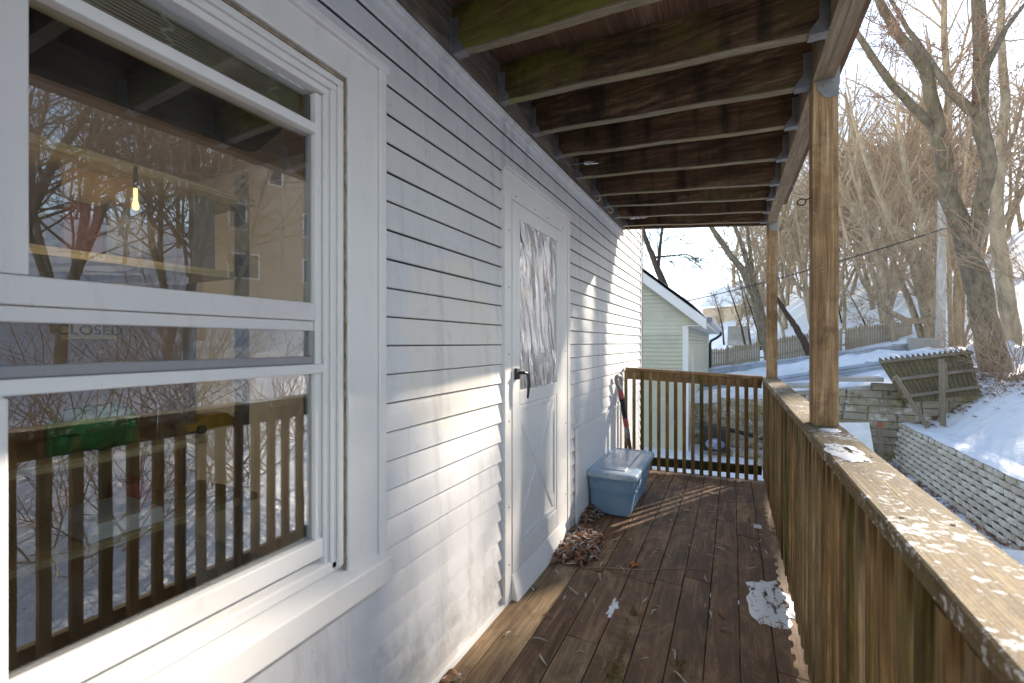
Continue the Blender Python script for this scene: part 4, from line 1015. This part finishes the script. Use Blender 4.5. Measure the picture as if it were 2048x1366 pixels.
tag(m.build('plastic_bag', plain('blue_white_plastic', (.2, .25, .36), .4, 0, .6, 9), smooth=True), 'blue and white plastic bag among the yard debris', 'bag')
m = MB(); c = at(1432, 858, 10.6); m.box(c.x - .3, c.x + .3, c.y - .2, c.y + .2, c.z - .5, c.z + .05); tag(m.build('dark_crate', M['blackrubber'], bevel=.02), 'dark crate by the green house corner', 'crate')
for i, (px, py) in enumerate(((1460, 905), (1500, 908), (1545, 930))):
    m = MB(); c = onz(px, py, -1.24); s = .2 + .06 * i
    m.loops([[(c.x + s * r * math.cos(a) * (1 + .2 * math.sin(2 * a + i)), c.y + s * r * math.sin(a), c.z - .08 + s * z) for a in [2 * PI * k / 9 for k in range(9)]] for r, z in ((.9, 0), (1, .25), (.7, .6), (.3, .75))])
    tag(m.build('yard_stone', M['oldblock'], bevel=.01), ('small rough stone by the pale plank', 'middle rough stone on the snow in the yard', 'larger rough stone near the deck corner')[i], 'stone', 'stones in the yard')

# ================================================================== GREEN HOUSE
gh = thing('green_house', 'sage green sided house with white corner board and snowy roof', 'house', (-1.0, 11.67, -1.29))
GX, GY, EAZ = -1.0, 11.67, 1.80
sl = .826
m = MB(); zb = -1.3; pz = .1016 * 1.0
while zb < 6:
    def xlim(z): return GX if z < EAZ + .05 else GX - (z - EAZ - .05) / sl + .0
    x1 = xlim(zb + pz) if zb + pz < EAZ else min(-.62, xlim(zb) + .28)
    if x1 < -9: break
    m.quad8([(-9, GY - .022, zb), (x1, GY - .022, zb), (x1, GY + .05, zb), (-9, GY + .05, zb), (-9, GY - .002, zb + pz - .005), (x1, GY - .002, zb + pz - .005), (x1, GY + .05, zb + pz - .005), (-9, GY + .05, zb + pz - .005)])
    if zb < EAZ:
        m.quad8([(GX - .05, GY, zb), (GX + .022, GY, zb), (GX + .022, 22.8, zb), (GX - .05, 22.8, zb), (GX - .05, GY, zb + pz - .005), (GX + .002, GY, zb + pz - .005), (GX + .002, 22.8, zb + pz - .005), (GX - .05, 22.8, zb + pz - .005)])
    zb += pz
m.build('siding', M['siding_far'], gh)
m = MB(); m.box(GX - .1, GX + .03, GY - .032, GY - .0145, -1.35, EAZ - .02); m.box(GX + .0145, GX + .032, GY - .03, GY + .1, -1.35, EAZ - .02); m.build('corner_board', M['white'], gh)
def rk(x): return EAZ - (x - GX + .34 - .34) * sl      # underside of the roof at x (on the gable)
m = MB(); xe, xr = -.55, -6.2; ztop = lambda x: 1.80 + .22 + (-.66 - x) * sl
m.prism([(xe, GY - .29, ztop(xe) - .26), (xe, GY - .29, ztop(xe)), (xr, GY - .29, ztop(xr)), (xr, GY - .29, ztop(xr) - .26)], (0, .03, 0)); m.build('rake_board', M['white'], gh)
m = MB(); m.prism([(xe, GY - .258, ztop(xe) - .05), (xe, GY - .258, ztop(xe) + .02), (xr, GY - .258, ztop(xr) + .02), (-12, GY - .258, ztop(-2)), (-12, GY - .258, ztop(-2) - .07), (xr, GY - .258, ztop(xr) - .05)], (0, 11.6, 0)); m.build('roof', M['roofgrey'], gh)
m = MB()
def sn(u, v):
    x = xe - .03 + (xr - xe) * u; y = GY - .30 + 11.6 * v; return (x, y, ztop(x) + .025 + .07 * math.sin(PI * min(1, u * 20) / 2) * (1 + .6 * mnoise.noise(Vector((x * 2, y * 2, 0)))))
m.grid(sn, 40, 40); m.build('roof_snow', M['snow_clean'], gh, smooth=True)
m = MB(); m.box(GX + .015, xe, GY - .25, 22.9, EAZ - .03, EAZ - .015); m.build('soffit', M['white'], gh)
m = MB(); m.box(xe + .001, xe + .012, GY - .25, 23, EAZ - .03, EAZ + .2); m.build('fascia', M['white'], gh)
m = MB()
rings = []
for y in (GY - .27, 23.0): rings.append([(xe + .013, y, EAZ + .16), (xe + .013, y, EAZ + .06), (xe + .04, y, EAZ + .045), (xe + .09, y, EAZ + .05), (xe + .125, y, EAZ + .1), (xe + .13, y, EAZ + .165), (xe + .12, y, EAZ + .165), (xe + .08, y, EAZ + .07), (xe + .025, y, EAZ + .07)])
m.loops(rings); m.build('gutter', M['white'], gh)
m = MB(); m.box(xe + .012, xe + .131, GY - .278, GY - .272, EAZ + .04, EAZ + .166); m.build('gutter_end', M['greyplastic'], gh)
m = MB(); m.tube([(xe + .07, 22.6, EAZ + .06), (xe + .07, 22.6, EAZ - .06), (xe - .1, 22.6, EAZ - .2), (GX + .1, 22.6, EAZ - .35), (GX + .07, 22.6, EAZ - .5), (GX + .07, 22.6, -1.0)], .055, 8); m.build('downspout', M['blackrubber'], gh)
m = MB(); m.box(-9, GX - .06, GY + .051, 22.7, -1.5, 1.6); m.build('wall_core', M['shade_brown'], gh)

# far houses and steps
def simple_house(label, loc, w, d, h, rot, wallm, roofm, winds, snow=True):
    o = thing('house', label, 'house', loc); o.rotation_euler = (0, 0, rot)
    def loc_build(m, nm, mt, par=None, **k):
        me = m.build(nm, mt, None, **k); me.parent = par or o; return me
    m = MB(); zb = -2.0
    while zb < h: m.quad8([(-w/2-.03, -d/2-.03, zb), (w/2+.03, -d/2-.03, zb), (w/2+.03, d/2+.03, zb), (-w/2-.03, d/2+.03, zb), (-w/2, -d/2, zb+.2), (w/2, -d/2, zb+.2), (w/2, d/2, zb+.2), (-w/2, d/2, zb+.2)]); zb += .2
    for cx_ in (-1, 1):
        cb_ = MB(); cb_.box(cx_ * (w/2 - .03) - .1, cx_ * (w/2 - .03) + .1, -d/2 - .05, -d/2 - .031, -2, h); loc_build(cb_, 'corner_board', M['white'])
    g = w * .38; m.prism([(-w/2, -d/2, h), (w/2, -d/2, h), (0, -d/2, h + g)], (0, d, 0)); loc_build(m, 'wall', wallm)
    for s in (-1, 1):
        m = MB(); e = w/2 + .4; m.quad8([(0, -d/2-.4, h+g+.02), (s*e, -d/2-.4, h-.3), (s*e, d/2+.4, h-.3), (0, d/2+.4, h+g+.02), (0, -d/2-.4, h+g+.25), (s*e, -d/2-.4, h-.08), (s*e, d/2+.4, h-.08), (0, d/2+.4, h+g+.25)]); loc_build(m, 'roof', roofm)
    for (x, z, ww, hh) in winds:
        m = MB(); ring(m, -.03, .05, x - ww/2, x + ww/2, z, z + hh, .09, .09, .09, .09)
        m.v = [(y, -d/2 - x_, z_) for x_, y, z_ in m.v]; f_ = loc_build(m, 'window', M['white'])
        m = MB(); m.box(x - ww/2 + .08, x + ww/2 - .08, -d/2 - .03, -d/2 - .02, z + .08, z + hh - .08); loc_build(m, 'pane', plain('dark_pane', (.03, .035, .04), .1), f_)
    return o
gp = Vector((26, 19.5, 0)); gp.z = ground_z(26, 19.5) + .3
simple_house('tan clapboard house on the bank mirrored in the window', gp, 7.5, 9, 6.2, R(-62), M['tan'], M['roofgrey'], ((-1.9, 3.6, .9, 1.5), (1.9, 3.6, .9, 1.5), (0, 6.4, .8, 1.1), (-1.9, .8, .9, 1.5), (1.6, .8, 1.6, 1.5)))
p = at(1478, 655, 62); p.z = ground_z(p.x, p.y) - 1.0
simple_house('distant tan house with a snow covered roof beyond the fence', p, 6.5, 6.5, 2.2, R(50), M['tan'], M['snow_clean'], ((-2, .8, 1, 1.2), (1.6, .8, 1, 1.2)))
m = MB(); a = at(1455, 680, 40)
for k in range(9): m.box(a.x, a.x + 1.8, a.y + .35 * k, a.y + .35 * (k + 1) - .02, a.z - .5, a.z + .17 * k - .03)
tag(m.build('garden_steps', M['concrete']), 'flight of snowy steps climbing the slope beyond the fence', 'steps')

# ================================================================== TREES
def grow(mt, mw, p, d, L, r, lvl, maxl, rng, nch, spread, droop=0, tips=None, segs=(6, 5, 4, 3), sides=(8, 5, 4, 3), wob=.18, rend=.45):
    n = segs[min(lvl, 3)]; pts = [Vector(p)]; rad = [r]; d = Vector(d).normalized(); dirs = [d]
    for i in range(n):
        d = (d + Vector((rng.uniform(-1, 1), rng.uniform(-1, 1), rng.uniform(-1, 1))) * wob + Vector((0, 0, .05 - droop * lvl))).normalized()
        pts.append(pts[-1] + d * L / n); dirs.append(d); rad.append(r * (1 - (1 - rend) * (i + 1) / n) if lvl < maxl else r * (1 - .8 * (i + 1) / n))
    (mt if lvl == 0 else mw).tube(pts, rad, sides[min(lvl, 3)], cap=False)
    if tips is not None and lvl == maxl: tips.append((pts[-1], dirs[-1]))
    if lvl >= maxl: return
    sprout(mt, mw, pts, rad, dirs, L, lvl, maxl, rng, nch, spread, droop, tips, segs, sides, wob)
def sprout(mt, mw, pts, rad, dirs, L, lvl, maxl, rng, nch, spread, droop, tips, segs=(6, 5, 4, 3), sides=(8, 5, 4, 3), wob=.18, t0=None, fl=None):
    n = len(pts) - 1; k = nch[lvl]
    t0 = (.3 if lvl == 0 else .15) if t0 is None else t0
    for c in range(k):
        t = t0 + (1 - t0) * (c + rng.random()) / k; f = t * n; i = min(n - 1, int(f)); u = f - i
        q = pts[i].lerp(pts[i + 1], u); rr = rad[i] + (rad[i+1] - rad[i]) * u; dd = dirs[min(n, i + 1)]
        o = dd.orthogonal().normalized(); o.rotate(Matrix.Rotation(rng.uniform(0, 2 * PI), 3, dd))
        nd = (dd * math.cos(spread) + o * math.sin(spread)).normalized()
        cl = (fl[lvl] if fl else L * (.5 if lvl == 0 else .48)) * rng.uniform(.6, 1.15) * (1 - .45 * t)
        grow(mt, mw, q, nd, cl, max(.0026 * RM[0], min(rr * .6, r_for(cl))), lvl + 1, maxl, rng, nch, spread, droop, tips, segs, sides, wob)
RM = [1.0]
def r_for(L): return .0028 + .0095 * L
def tree_meshes(seed, H, r, nch=(15, 7, 6, 0), maxl=3, spread=.85, lean=(0, 0), twigm='twig', barkm='bark_far', t0=None, droop=.0):
    rng = random.Random(seed); a, b = MB(), MB()
    grow(a, b, (0, 0, -.3), (lean[0], lean[1], 1), H, r, 0, maxl, rng, nch, spread, droop)
    return a, b, M[barkm], M[twigm]
def fill_mesh(mb, name, mat):
    me = bpy.data.meshes.new(name); me.from_pydata(mb.v, [], mb.f); me.materials.append(mat)
    me.polygons.foreach_set('use_smooth', [True] * len(me.polygons)); me.update(); return me
kinds = []
for s, H, r, nch, sp in ((1, 12, .16, (22, 8, 6, 0), .8), (2, 10, .12, (21, 8, 6, 0), .95), (3, 13.5, .19, (24, 8, 6, 0), .7), (4, 8.5, .09, (20, 7, 6, 0), 1.0), (5, 11, .13, (21, 8, 6, 0), .6)):
    a, b, ba, tw_ = tree_meshes(s, H, r, nch, 3, sp, (random.uniform(-.1, .1), random.uniform(-.1, .1)))
    kinds.append((fill_mesh(a, 'trunk', ba), fill_mesh(b, 'crown', tw_)))
SUN = Vector((.84, 1.533, .767)).normalized()
def put_tree(k, x, y, sc, rot, label, group, name='bare_tree', lean=(0, 0)):
    t = thing(name, label, 'tree', (x, y, ground_z(x, y)), group); t.rotation_euler = (lean[0], lean[1], rot); t.scale = (sc, sc, sc)
    for nm, me in zip(('trunk', 'crown'), kinds[k]):
        c = bpy.data.objects.new(nm, me); C.objects.link(c); c.parent = t
    return t
random.seed(77); n_t = 0; placed = []
def corridor(x, y, half):     # keep the path of the sun to the deck open
    best = 9
    for bx, by in ((.2, 1.4), (-.6, 1.5), (-.6, 4.5)):
        dx, dy = x - bx, y - by; al = dx * .4806 + dy * .877
        if al < 0: continue
        best = min(best, abs(dx * .877 - dy * .4806))
    return best < half
tries = 0
while n_t < 175 and tries < 20000:
    tries += 1
    t = 24 + 66 * random.random() ** 1.4; an = random.uniform(-.02, 1.32) if random.random() < .35 else random.uniform(.08, .44)
    x, y = t * math.sin(an), t * math.cos(an)
    s = .6 * y + .8 * x
    if s < 25.5 or (x < 8 and y < 38): continue
    if corridor(x, y, 5.0) and t < 75: continue
    if (Vector((x, y)) - Vector((26, 19.5))).length < 9: continue
    if any((x - a) ** 2 + (y - b) ** 2 < 3.2 for a, b in placed): continue
    placed.append((x, y)); n_t += 1
    put_tree(random.randrange(5), x, y, random.uniform(.95, 1.6), random.uniform(0, 6.3), 'bare brown tree in the wood on the snowy hillside', 'bare trees on the hillside', lean=(random.gauss(0, .05), random.gauss(0, .05)))
# trees on the near bank, seen mirrored in the window
for i, (x, y, k, sc) in enumerate(((8.5, 3.5, 1, .8), (11.5, 7.5, 0, .8), (13, 2.5, 2, .8), (9.5, 5.6, 3, .9), (15, 8.5, 4, .9), (17, 5, 0, .9), (12, 4.6, 3, 1.0), (19, 10, 1, 1.0), (14, 9.6, 3, 1.0), (17.5, 12.6, 1, .9), (10.2, 6.4, 4, .7))):
    put_tree(k, x, y, sc, i * 1.3, 'bare tree on the near bank mirrored in the window', 'bare trees mirrored in the window')
# individually shaped trees
def hero(label, stems, base, name='bare_tree', barkm='bark', twigm='twig', seed=1, nch=(9, 7, 6, 0), fl=(2.2, 1.0, .45), t0=.3, buds=0, sides=(10, 5, 4, 3), maxl=3, spread=.8):
    RM[0] = max(1.0, (Vector(base).length / 11 * 1.5)); t = thing(name, label, 'tree', base); rng = random.Random(seed); a, b = MB(), MB(); tips = []
    for pts, rad in stems:
        pts = [Vector(p) for p in pts]
        # refine the outline of the stem
        P, Q = [], []
        for i in range(len(pts) - 1):
            for k in range(3):
                u = k / 3; p = pts[i].lerp(pts[i+1], u)
                if 0 < i or k: p = p + Vector((rng.uniform(-1, 1), rng.uniform(-1, 1), rng.uniform(-1, 1))) * rad[i] * .12
                P.append(p); Q.append((rad[i] + (rad[i+1] - rad[i]) * u) * rng.uniform(.95, 1.06))
        P.append(pts[-1]); Q.append(rad[-1])
        a.tube(P, Q, sides[0], cap=True)
        dirs = [(P[min(i+1, len(P)-1)] - P[max(i-1, 0)]).normalized() for i in range(len(P))]
        sprout(a, b, P, Q, dirs, 1, 0, maxl, rng, nch, spread, 0, tips, t0=t0, fl=fl)
        if name != 'dead_tree': grow(b, b, P[-1], dirs[-1], fl[0] * 1.5, Q[-1], 1, maxl, rng, nch, spread, 0, tips, sides=(8, 7, 4, 3), wob=.14, rend=.15)
    o = a.build('trunk', M[barkm], t, smooth=True); o2 = b.build('crown', M[twigm], t, smooth=True)
    if buds:
        c = MB()
        for p, d in tips:
            for k in range(buds):
                q = p + d * rng.uniform(-.28, .03) + Vector((rng.uniform(-1, 1), rng.uniform(-1, 1), rng.uniform(-1, 1))) * .03; s = rng.uniform(.007, .015)
                bb = len(c.v); c.v += [tuple(q + Vector((s, 0, 0))), tuple(q + Vector((-s * .5, s, 0))), tuple(q + Vector((-s * .5, -s, 0))), tuple(q + d * s * 2)]
                c.f += [(bb, bb+1, bb+3), (bb+1, bb+2, bb+3), (bb+2, bb, bb+3)]
        c.build('buds', M['bud'], t)
    return t
def stem(lst, d0, d1, r0, r1):
    n = len(lst); return ([at(px, py, d0 + (d1 - d0) * i / (n - 1)) for i, (px, py) in enumerate(lst)], [r0 + (r1 - r0) * i / (n - 1) for i in range(n)])
base = at(2003, 795, 10.6)
hero('big grey forked tree leaning left on the bank at the right', [
    ([at(2010, 812, 10.6), at(1998, 770, 10.6), at(1985, 700, 10.6), at(1958, 590, 10.6), at(1932, 480, 10.6), at(1898, 389, 10.5), at(1885, 316, 10.4), at(1868, 225, 10.3), at(1850, 135, 10.2), at(1790, 62, 10.0), at(1757, 0, 9.9), at(1735, -120, 9.8)], [.42, .31, .265, .245, .2, .17, .15, .135, .11, .09, .075, .04]),
    ([at(1874, 275, 10.36), at(1846, 232, 10.25), at(1786, 172, 10.0), at(1743, 112, 9.8), at(1714, 66, 9.7), at(1680, -40, 9.6)], [.05, .085, .08, .065, .05, .03]),
    ([at(1945, 500, 10.6), at(1966, 390, 10.0), at(1980, 325, 9.7), at(1958, 232, 9.7), at(1964, 150, 9.8), at(1958, 0, 9.9), at(1950, -150, 10)], [.13, .14, .135, .135, .135, .12, .09]),
    ([at(1954, 230, 9.7), at(1898, 182, 9.9), at(1858, 118, 10.2), at(1815, 58, 10.7), at(1770, -20, 10.6)], [.1, .08, .065, .05, .03]),
    ([at(1964, 150, 9.8), at(2010, 60, 10.1), at(2070, -20, 11.5)], [.08, .06, .03]),
    ], base, seed=5, nch=(9, 8, 6, 0), fl=(1.9, .9, .42), t0=.3, buds=4)
hero('paler sunlit trunk standing just behind the big forked tree', [
    ([at(2030, 775, 13.3), at(2022, 656, 13.3), at(2006, 540, 13.3), at(1992, 440, 13.3), at(2000, 330, 13.4), at(2012, 200, 13.5), at(2000, 60, 13.6), at(2010, -120, 13.6)], [.24, .2, .19, .16, .13, .11, .09, .06])], at(2030, 775, 13.3), seed=9, barkm='bark_far', nch=(12, 7, 5, 0), fl=(1.9, .8, .4), t0=.3, buds=2)
hero('many stemmed tree fanning left beside the utility pole', [
    stem([(1868, 690), (1862, 645), (1844, 579), (1830, 525), (1806, 478), (1778, 434), (1760, 392), (1725, 300)], 19.5, 19, .3, .08),
    stem([(1870, 690), (1864, 614), (1852, 485), (1839, 434), (1820, 392), (1800, 280)], 19.6, 20, .24, .08),
    stem([(1866, 650), (1853, 641), (1811, 641), (1774, 621), (1748, 591), (1727, 567), (1700, 500)], 19.3, 18.2, .16, .05),
    stem([(1848, 690), (1818, 600), (1790, 530), (1760, 470), (1722, 400)], 19.8, 20.5, .14, .05),
    stem([(1870, 640), (1840, 600), (1815, 560)], 19.4, 19, .1, .05)], at(1868, 690, 19.5), seed=14, barkm='bark_far', nch=(11, 7, 5, 0), fl=(2.6, 1.2, .5), t0=.25)
hero('golden sunlit clump of stems right of the utility pole', [
    stem([(1903, 695), (1900, 620), (1898, 520), (1888, 420), (1880, 320)], 16.6, 16.6, .085, .03),
    stem([(1915, 698), (1914, 610), (1916, 530), (1924, 450), (1930, 340)], 16.8, 17, .15, .04),
    stem([(1925, 695), (1945, 630), (1962, 580), (1985, 520)], 16.8, 17, .05, .02),
    stem([(1928, 695), (1955, 650), (1978, 610)], 16.8, 16.6, .035, .015),
    stem([(1922, 690), (1928, 560), (1922, 430)], 17, 17.4, .08, .03)], at(1912, 698, 16.8), seed=23, barkm='bark_gold', twigm='twig_tan', nch=(9, 6, 5, 0), fl=(1.8, .9, .4), t0=.25)
hero('leaning double trunked tree behind the corner post', [
    stem([(1548, 735), (1528, 678), (1508, 590), (1484, 540), (1455, 502), (1425, 458), (1385, 380), (1340, 300)], 23, 23, .24, .08),
    stem([(1546, 735), (1530, 663), (1516, 599), (1502, 552), (1484, 488), (1464, 440), (1440, 350)], 23.2, 23.6, .22, .07),
    stem([(1512, 590), (1500, 500), (1492, 440), (1490, 340)], 23.3, 24, .12, .05)], at(1548, 735, 23), seed=31, nch=(12, 8, 6, 0), fl=(2.8, 1.3, .55), t0=.22)
hero('broken dark snag leaning left behind the fence', [
    stem([(1626, 722), (1606, 680), (1592, 655), (1578, 635), (1562, 610), (1550, 590)], 25, 25, .2, .1)], at(1626, 722, 25), name='dead_tree', barkm='bark_dead', seed=33, nch=(5, 3, 2, 0), fl=(.7, .4, .2), t0=.1, sides=(7, 4, 3, 3))
hero('crooked dark tree between the two porch posts', [
    stem([(1640, 700), (1622, 640), (1610, 579), (1611, 545), (1600, 470), (1585, 380)], 28, 28, .2, .07),
    stem([(1608, 582), (1590, 565), (1573, 550), (1560, 500), (1556, 440)], 28, 27.5, .1, .04)], at(1640, 700, 28), seed=37, barkm='bark_far', nch=(11, 7, 6, 0), fl=(2.6, 1.2, .5), t0=.15)
hero('bare dark tree rising behind the green house roof', [
    stem([(1340, 600), (1322, 555), (1304, 510), (1288, 470), (1276, 400)], 30, 30, .26, .1),
    stem([(1316, 540), (1320, 490), (1326, 450), (1330, 390)], 30, 30.5, .12, .05),
    stem([(1306, 515), (1340, 512), (1372, 508), (1400, 520)], 30, 30, .08, .02)], at(1340, 620, 30), seed=41, barkm='bark_dead', twigm='bark_dead', nch=(15, 8, 6, 0), fl=(2.6, 1.3, .6), t0=.12)
for i, (b, tp, d, lb) in enumerate((((1492, 700), (1452, 560), 31, 'thin sapling left of the double trunked tree'), ((1502, 700), (1470, 520), 33, 'slightly thicker sapling beside the thin one beyond the fence'), ((1522, 700), (1488, 580), 30, 'short sapling close to the corner post beyond the fence'), ((1448, 690), (1428, 590), 36, 'sapling nearest the green house gutter'), ((1690, 690), (1660, 560), 34, 'leaning sapling right of the nearer porch post'), ((1745, 690), (1700, 590), 30, 'low sapling behind the fence end'))):
    hero(lb, [stem([b, ((b[0]*2+tp[0])/3 + 4, (b[1]*2+tp[1])/3), ((b[0]+2*tp[0])/3 + 3, (b[1]+2*tp[1])/3), tp], d, d, .09, .03)], at(*b, d), name='sapling', barkm='bark_dead', seed=60 + i, nch=(14, 7, 5, 0), fl=(2.0, .9, .4), t0=.2, sides=(6, 4, 3, 3))
RM[0] = 1.0
rg_ = random.Random(4)  # out-of-view trees added to dapple the sunlight on the near wall
for q_, (l_, al_, lb_) in enumerate(((-1.75, 30, 'added unseen slender tree dappling the sun on the near wall'), (-1.0, 37, 'second added unseen slender tree dappling the near wall from farther up'))):
    bx_, by_ = .4806 * al_ + .877 * l_, .877 * al_ - .4806 * l_; bz_ = ground_z(bx_, by_)
    hero(lb_, [
        ([(bx_ + ox, by_ + oy, bz_ - .2), (bx_ + ox * 1.5, by_ + oy * 1.5, bz_ + 4), (bx_ + ox * 2.4 + rg_.uniform(-.1, .1), by_ + oy * 2.4, bz_ + 9), (bx_ + ox * 3.0, by_ + oy * 3.0 + rg_.uniform(-.1, .1), bz_ + 14 + q_ * 3)], [.1, .085, .07, .03])
        for ox, oy in ((.13, 0), (-.12, .08), (.03, -.14), (-.05, .15))], (bx_, by_, bz_), seed=71 + q_, barkm='bark_far', nch=(60, 8, 4, 0), fl=(.8, .45, .25), t0=.4)
RM[0] = 1.0
# twiggy shrubs round the big tree
def shrub(label, px, py, d, n, L, seed, lean=(0, 0), twigm='twig_tan', r=.007):
    c = at(px, py, d); c.z = ground_z(c.x, c.y) - .02 if abs(ground_z(c.x, c.y) - c.z) < 1.2 else c.z
    t = thing('twiggy_shrub', label, 'shrub', c); rng = random.Random(seed); a, b = MB(), MB()
    for k in range(n):
        an = rng.uniform(0, 2 * PI); el = rng.uniform(.25, 1.25)
        d0 = Vector((math.cos(an) * math.cos(el) + lean[0], math.sin(an) * math.cos(el) + lean[1], math.sin(el)))
        grow(a, b, c + Vector((rng.uniform(-.2, .2), rng.uniform(-.2, .2), 0)), d0, L * rng.uniform(.6, 1.2), r * rng.uniform(.7, 1.3), 0, 2, rng, (6, 3, 0), .55, .03, segs=(7, 4, 3, 3), sides=(4, 3, 3, 3), wob=.13)
    a.build('stems', M[twigm], t); b.build('twigs', M[twigm], t)
shrub('tangle of tan twigs at the foot of the big forked tree', 1985, 800, 10.0, 34, 1.7, 3, (-.1, -.25))
shrub('arching tan twigs in front of the big tree trunk', 2035, 720, 9.6, 34, 2.3, 4, (-.35, -.1))
shrub('dense twigs hanging across the right picture edge', 2060, 560, 9.5, 26, 2.4, 5, (-.45, 0))
shrub('sparse stems poking from the snow on the bank', 1975, 880, 9.0, 7, 1.1, 6, (-.15, 0), 'twig')
shrub('brushy twigs before the leaning snag and fence', 1470, 745, 25.5, 26, 1.3, 7, (0, 0), 'twig')
shrub('brushy twigs along the middle of the picket fence', 1700, 702, 25.5, 22, 1.2, 8, (0, 0), 'twig')
for i, (x, y, n, L) in enumerate(((6.2, 4.2, 30, 2.2), (5.2, 2.6, 26, 1.9), (7.5, 5.2, 34, 2.6), (4.6, 5.4, 22, 1.6), (3.2, 2.0, 24, 1.3), (3.6, 3.6, 26, 1.5), (2.9, 4.9, 18, 1.2), (3.9, 1.0, 22, 1.5))):
    c = Vector((x, y, ground_z(x, y))); t = thing('twiggy_shrub', 'tangled bare shrub on the bank mirrored in the window', 'shrub', c, 'shrubs mirrored in the window'); rng = random.Random(90 + i); a, b = MB(), MB()
    for k in range(n):
        an = rng.uniform(0, 2 * PI); el = rng.uniform(.3, 1.3); grow(a, b, c + Vector((rng.uniform(-.4, .4), rng.uniform(-.4, .4), 0)), (math.cos(an) * math.cos(el), math.sin(an) * math.cos(el), math.sin(el)), L * rng.uniform(.6, 1.2), .009, 0, 2, rng, (7, 4, 0), .6, .02, segs=(6, 4, 3, 3), sides=(4, 3, 3, 3), wob=.16)
    a.build('stems', M['twig'], t); b.build('twigs', M['twig'], t)
# leaf litter on the bank
random.seed(44); m = MB()
for cx, cy, rr, n in ((1900, 842, .35, 160), (1990, 790, .55, 260), (1840, 862, .3, 80)):
    c = at(cx, cy, 9.6)
    for k in range(n):
        x = c.x + random.gauss(0, rr); y = c.y + random.gauss(0, rr * 1.2)
        if x < 3.6 or y > 14.6: continue
        leaf(m, (x, y, ground_z(x, y) + .015), random.uniform(0, 6.3), random.uniform(.06, .12), random.uniform(.03, .06), .02, random.uniform(-1, 1), random.uniform(-.3, .3))
for k in range(160):
    y = random.uniform(6, 12.2); x = 3.17 - abs(random.gauss(0, .07)); leaf(m, (x, y, ground_z(x, y) + .02), random.uniform(0, 6.3), .08, .045, .02, random.uniform(-1, 1))
o = m.build('bank_leaf_litter', M['leaf_red']); tag(o, 'brown leaf litter on the snowy bank and wall foot', 'leaves', kind='stuff')

# utility pole and cable
pole = thing('utility_pole', 'pale weathered utility pole between two clumps of stems', 'pole', at(1880, 712, 15.2))
m = MB(); a, b = at(1880, 715, 15.2), at(1886, 330, 15.2); m.tube([a, a.lerp(b, .33), a.lerp(b, .66), b], [.135, .13, .12, .11], 12); m.build('shaft', M['pole'], pole, smooth=True)
m = MB(); c = at(1886, 458, 15.1); m.tube([c + Vector((-.1, 0, 0)), c + Vector((.1, 0, 0))], .03, 8); m.build('cable_clamp', M['steel'], pole)
m = MB(); A, B = at(1884, 459, 15.1), at(1350, 607, 26); pts = []
for i in range(25):
    t = i / 24; p = A.lerp(B, t); p.z -= .35 * 4 * t * (1 - t) * .5; pts.append(p)
m.tube(pts, .022, 6); tag(m.build('overhead_cable', M['black']), 'black overhead cable running from the pole to the left', 'cable')

# ================================================================== CAMERA, LIGHT, WORLD
cam = bpy.data.cameras.new('camera'); co = bpy.data.objects.new('camera', cam); C.objects.link(co)
co.location = (0, 0, EYE); co.rotation_euler = (R(90), 0, TH)
cam.sensor_width = 36; cam.lens = 36 * F / 2048; cam.clip_start = .02; cam.clip_end = 1000
cam.shift_y = (HZ - 683) / 2048
cam.dof.use_dof = True; cam.dof.focus_distance = 2.6; cam.dof.aperture_fstop = 4.0
bpy.context.scene.camera = co
el = math.asin(SUN.z); az = math.atan2(SUN.x, SUN.y)
l = bpy.data.lights.new('sun', 'SUN'); l.energy = 2.1; l.angle = R(.55); l.color = (1, .94, .85)
lo = bpy.data.objects.new('sun', l); C.objects.link(lo); lo.rotation_euler = SUN.to_track_quat('Z', 'Y').to_euler(); lo.location = (20, 40, 25)
w = bpy.data.worlds.new('World'); bpy.context.scene.world = w; w.use_nodes = True; nt = w.node_tree; nt.nodes.clear()
sky = nt.nodes.new('ShaderNodeTexSky'); sky.sky_type = 'NISHITA'; sky.sun_disc = False; sky.sun_elevation = el; sky.sun_rotation = az; sky.air_density = 1.0; sky.dust_density = .1; sky.ozone_density = .3
bg = nt.nodes.new('ShaderNodeBackground'); bg.inputs['Strength'].default_value = .08; ou = nt.nodes.new('ShaderNodeOutputWorld')
nt.links.new(sky.outputs[0], bg.inputs[0]); nt.links.new(bg.outputs[0], ou.inputs[0])
sc = bpy.context.scene
sc.view_settings.view_transform = 'Standard'; sc.view_settings.look = 'None'; sc.view_settings.exposure = 2.55; sc.view_settings.gamma = 1
sc.view_settings.use_white_balance = True; sc.view_settings.white_balance_temperature = 7250; sc.view_settings.white_balance_tint = 12
sc.cycles.max_bounces = 8; sc.cycles.transparent_max_bounces = 16; sc.cycles.sample_clamp_indirect = 6; sc.cycles.use_denoising = True
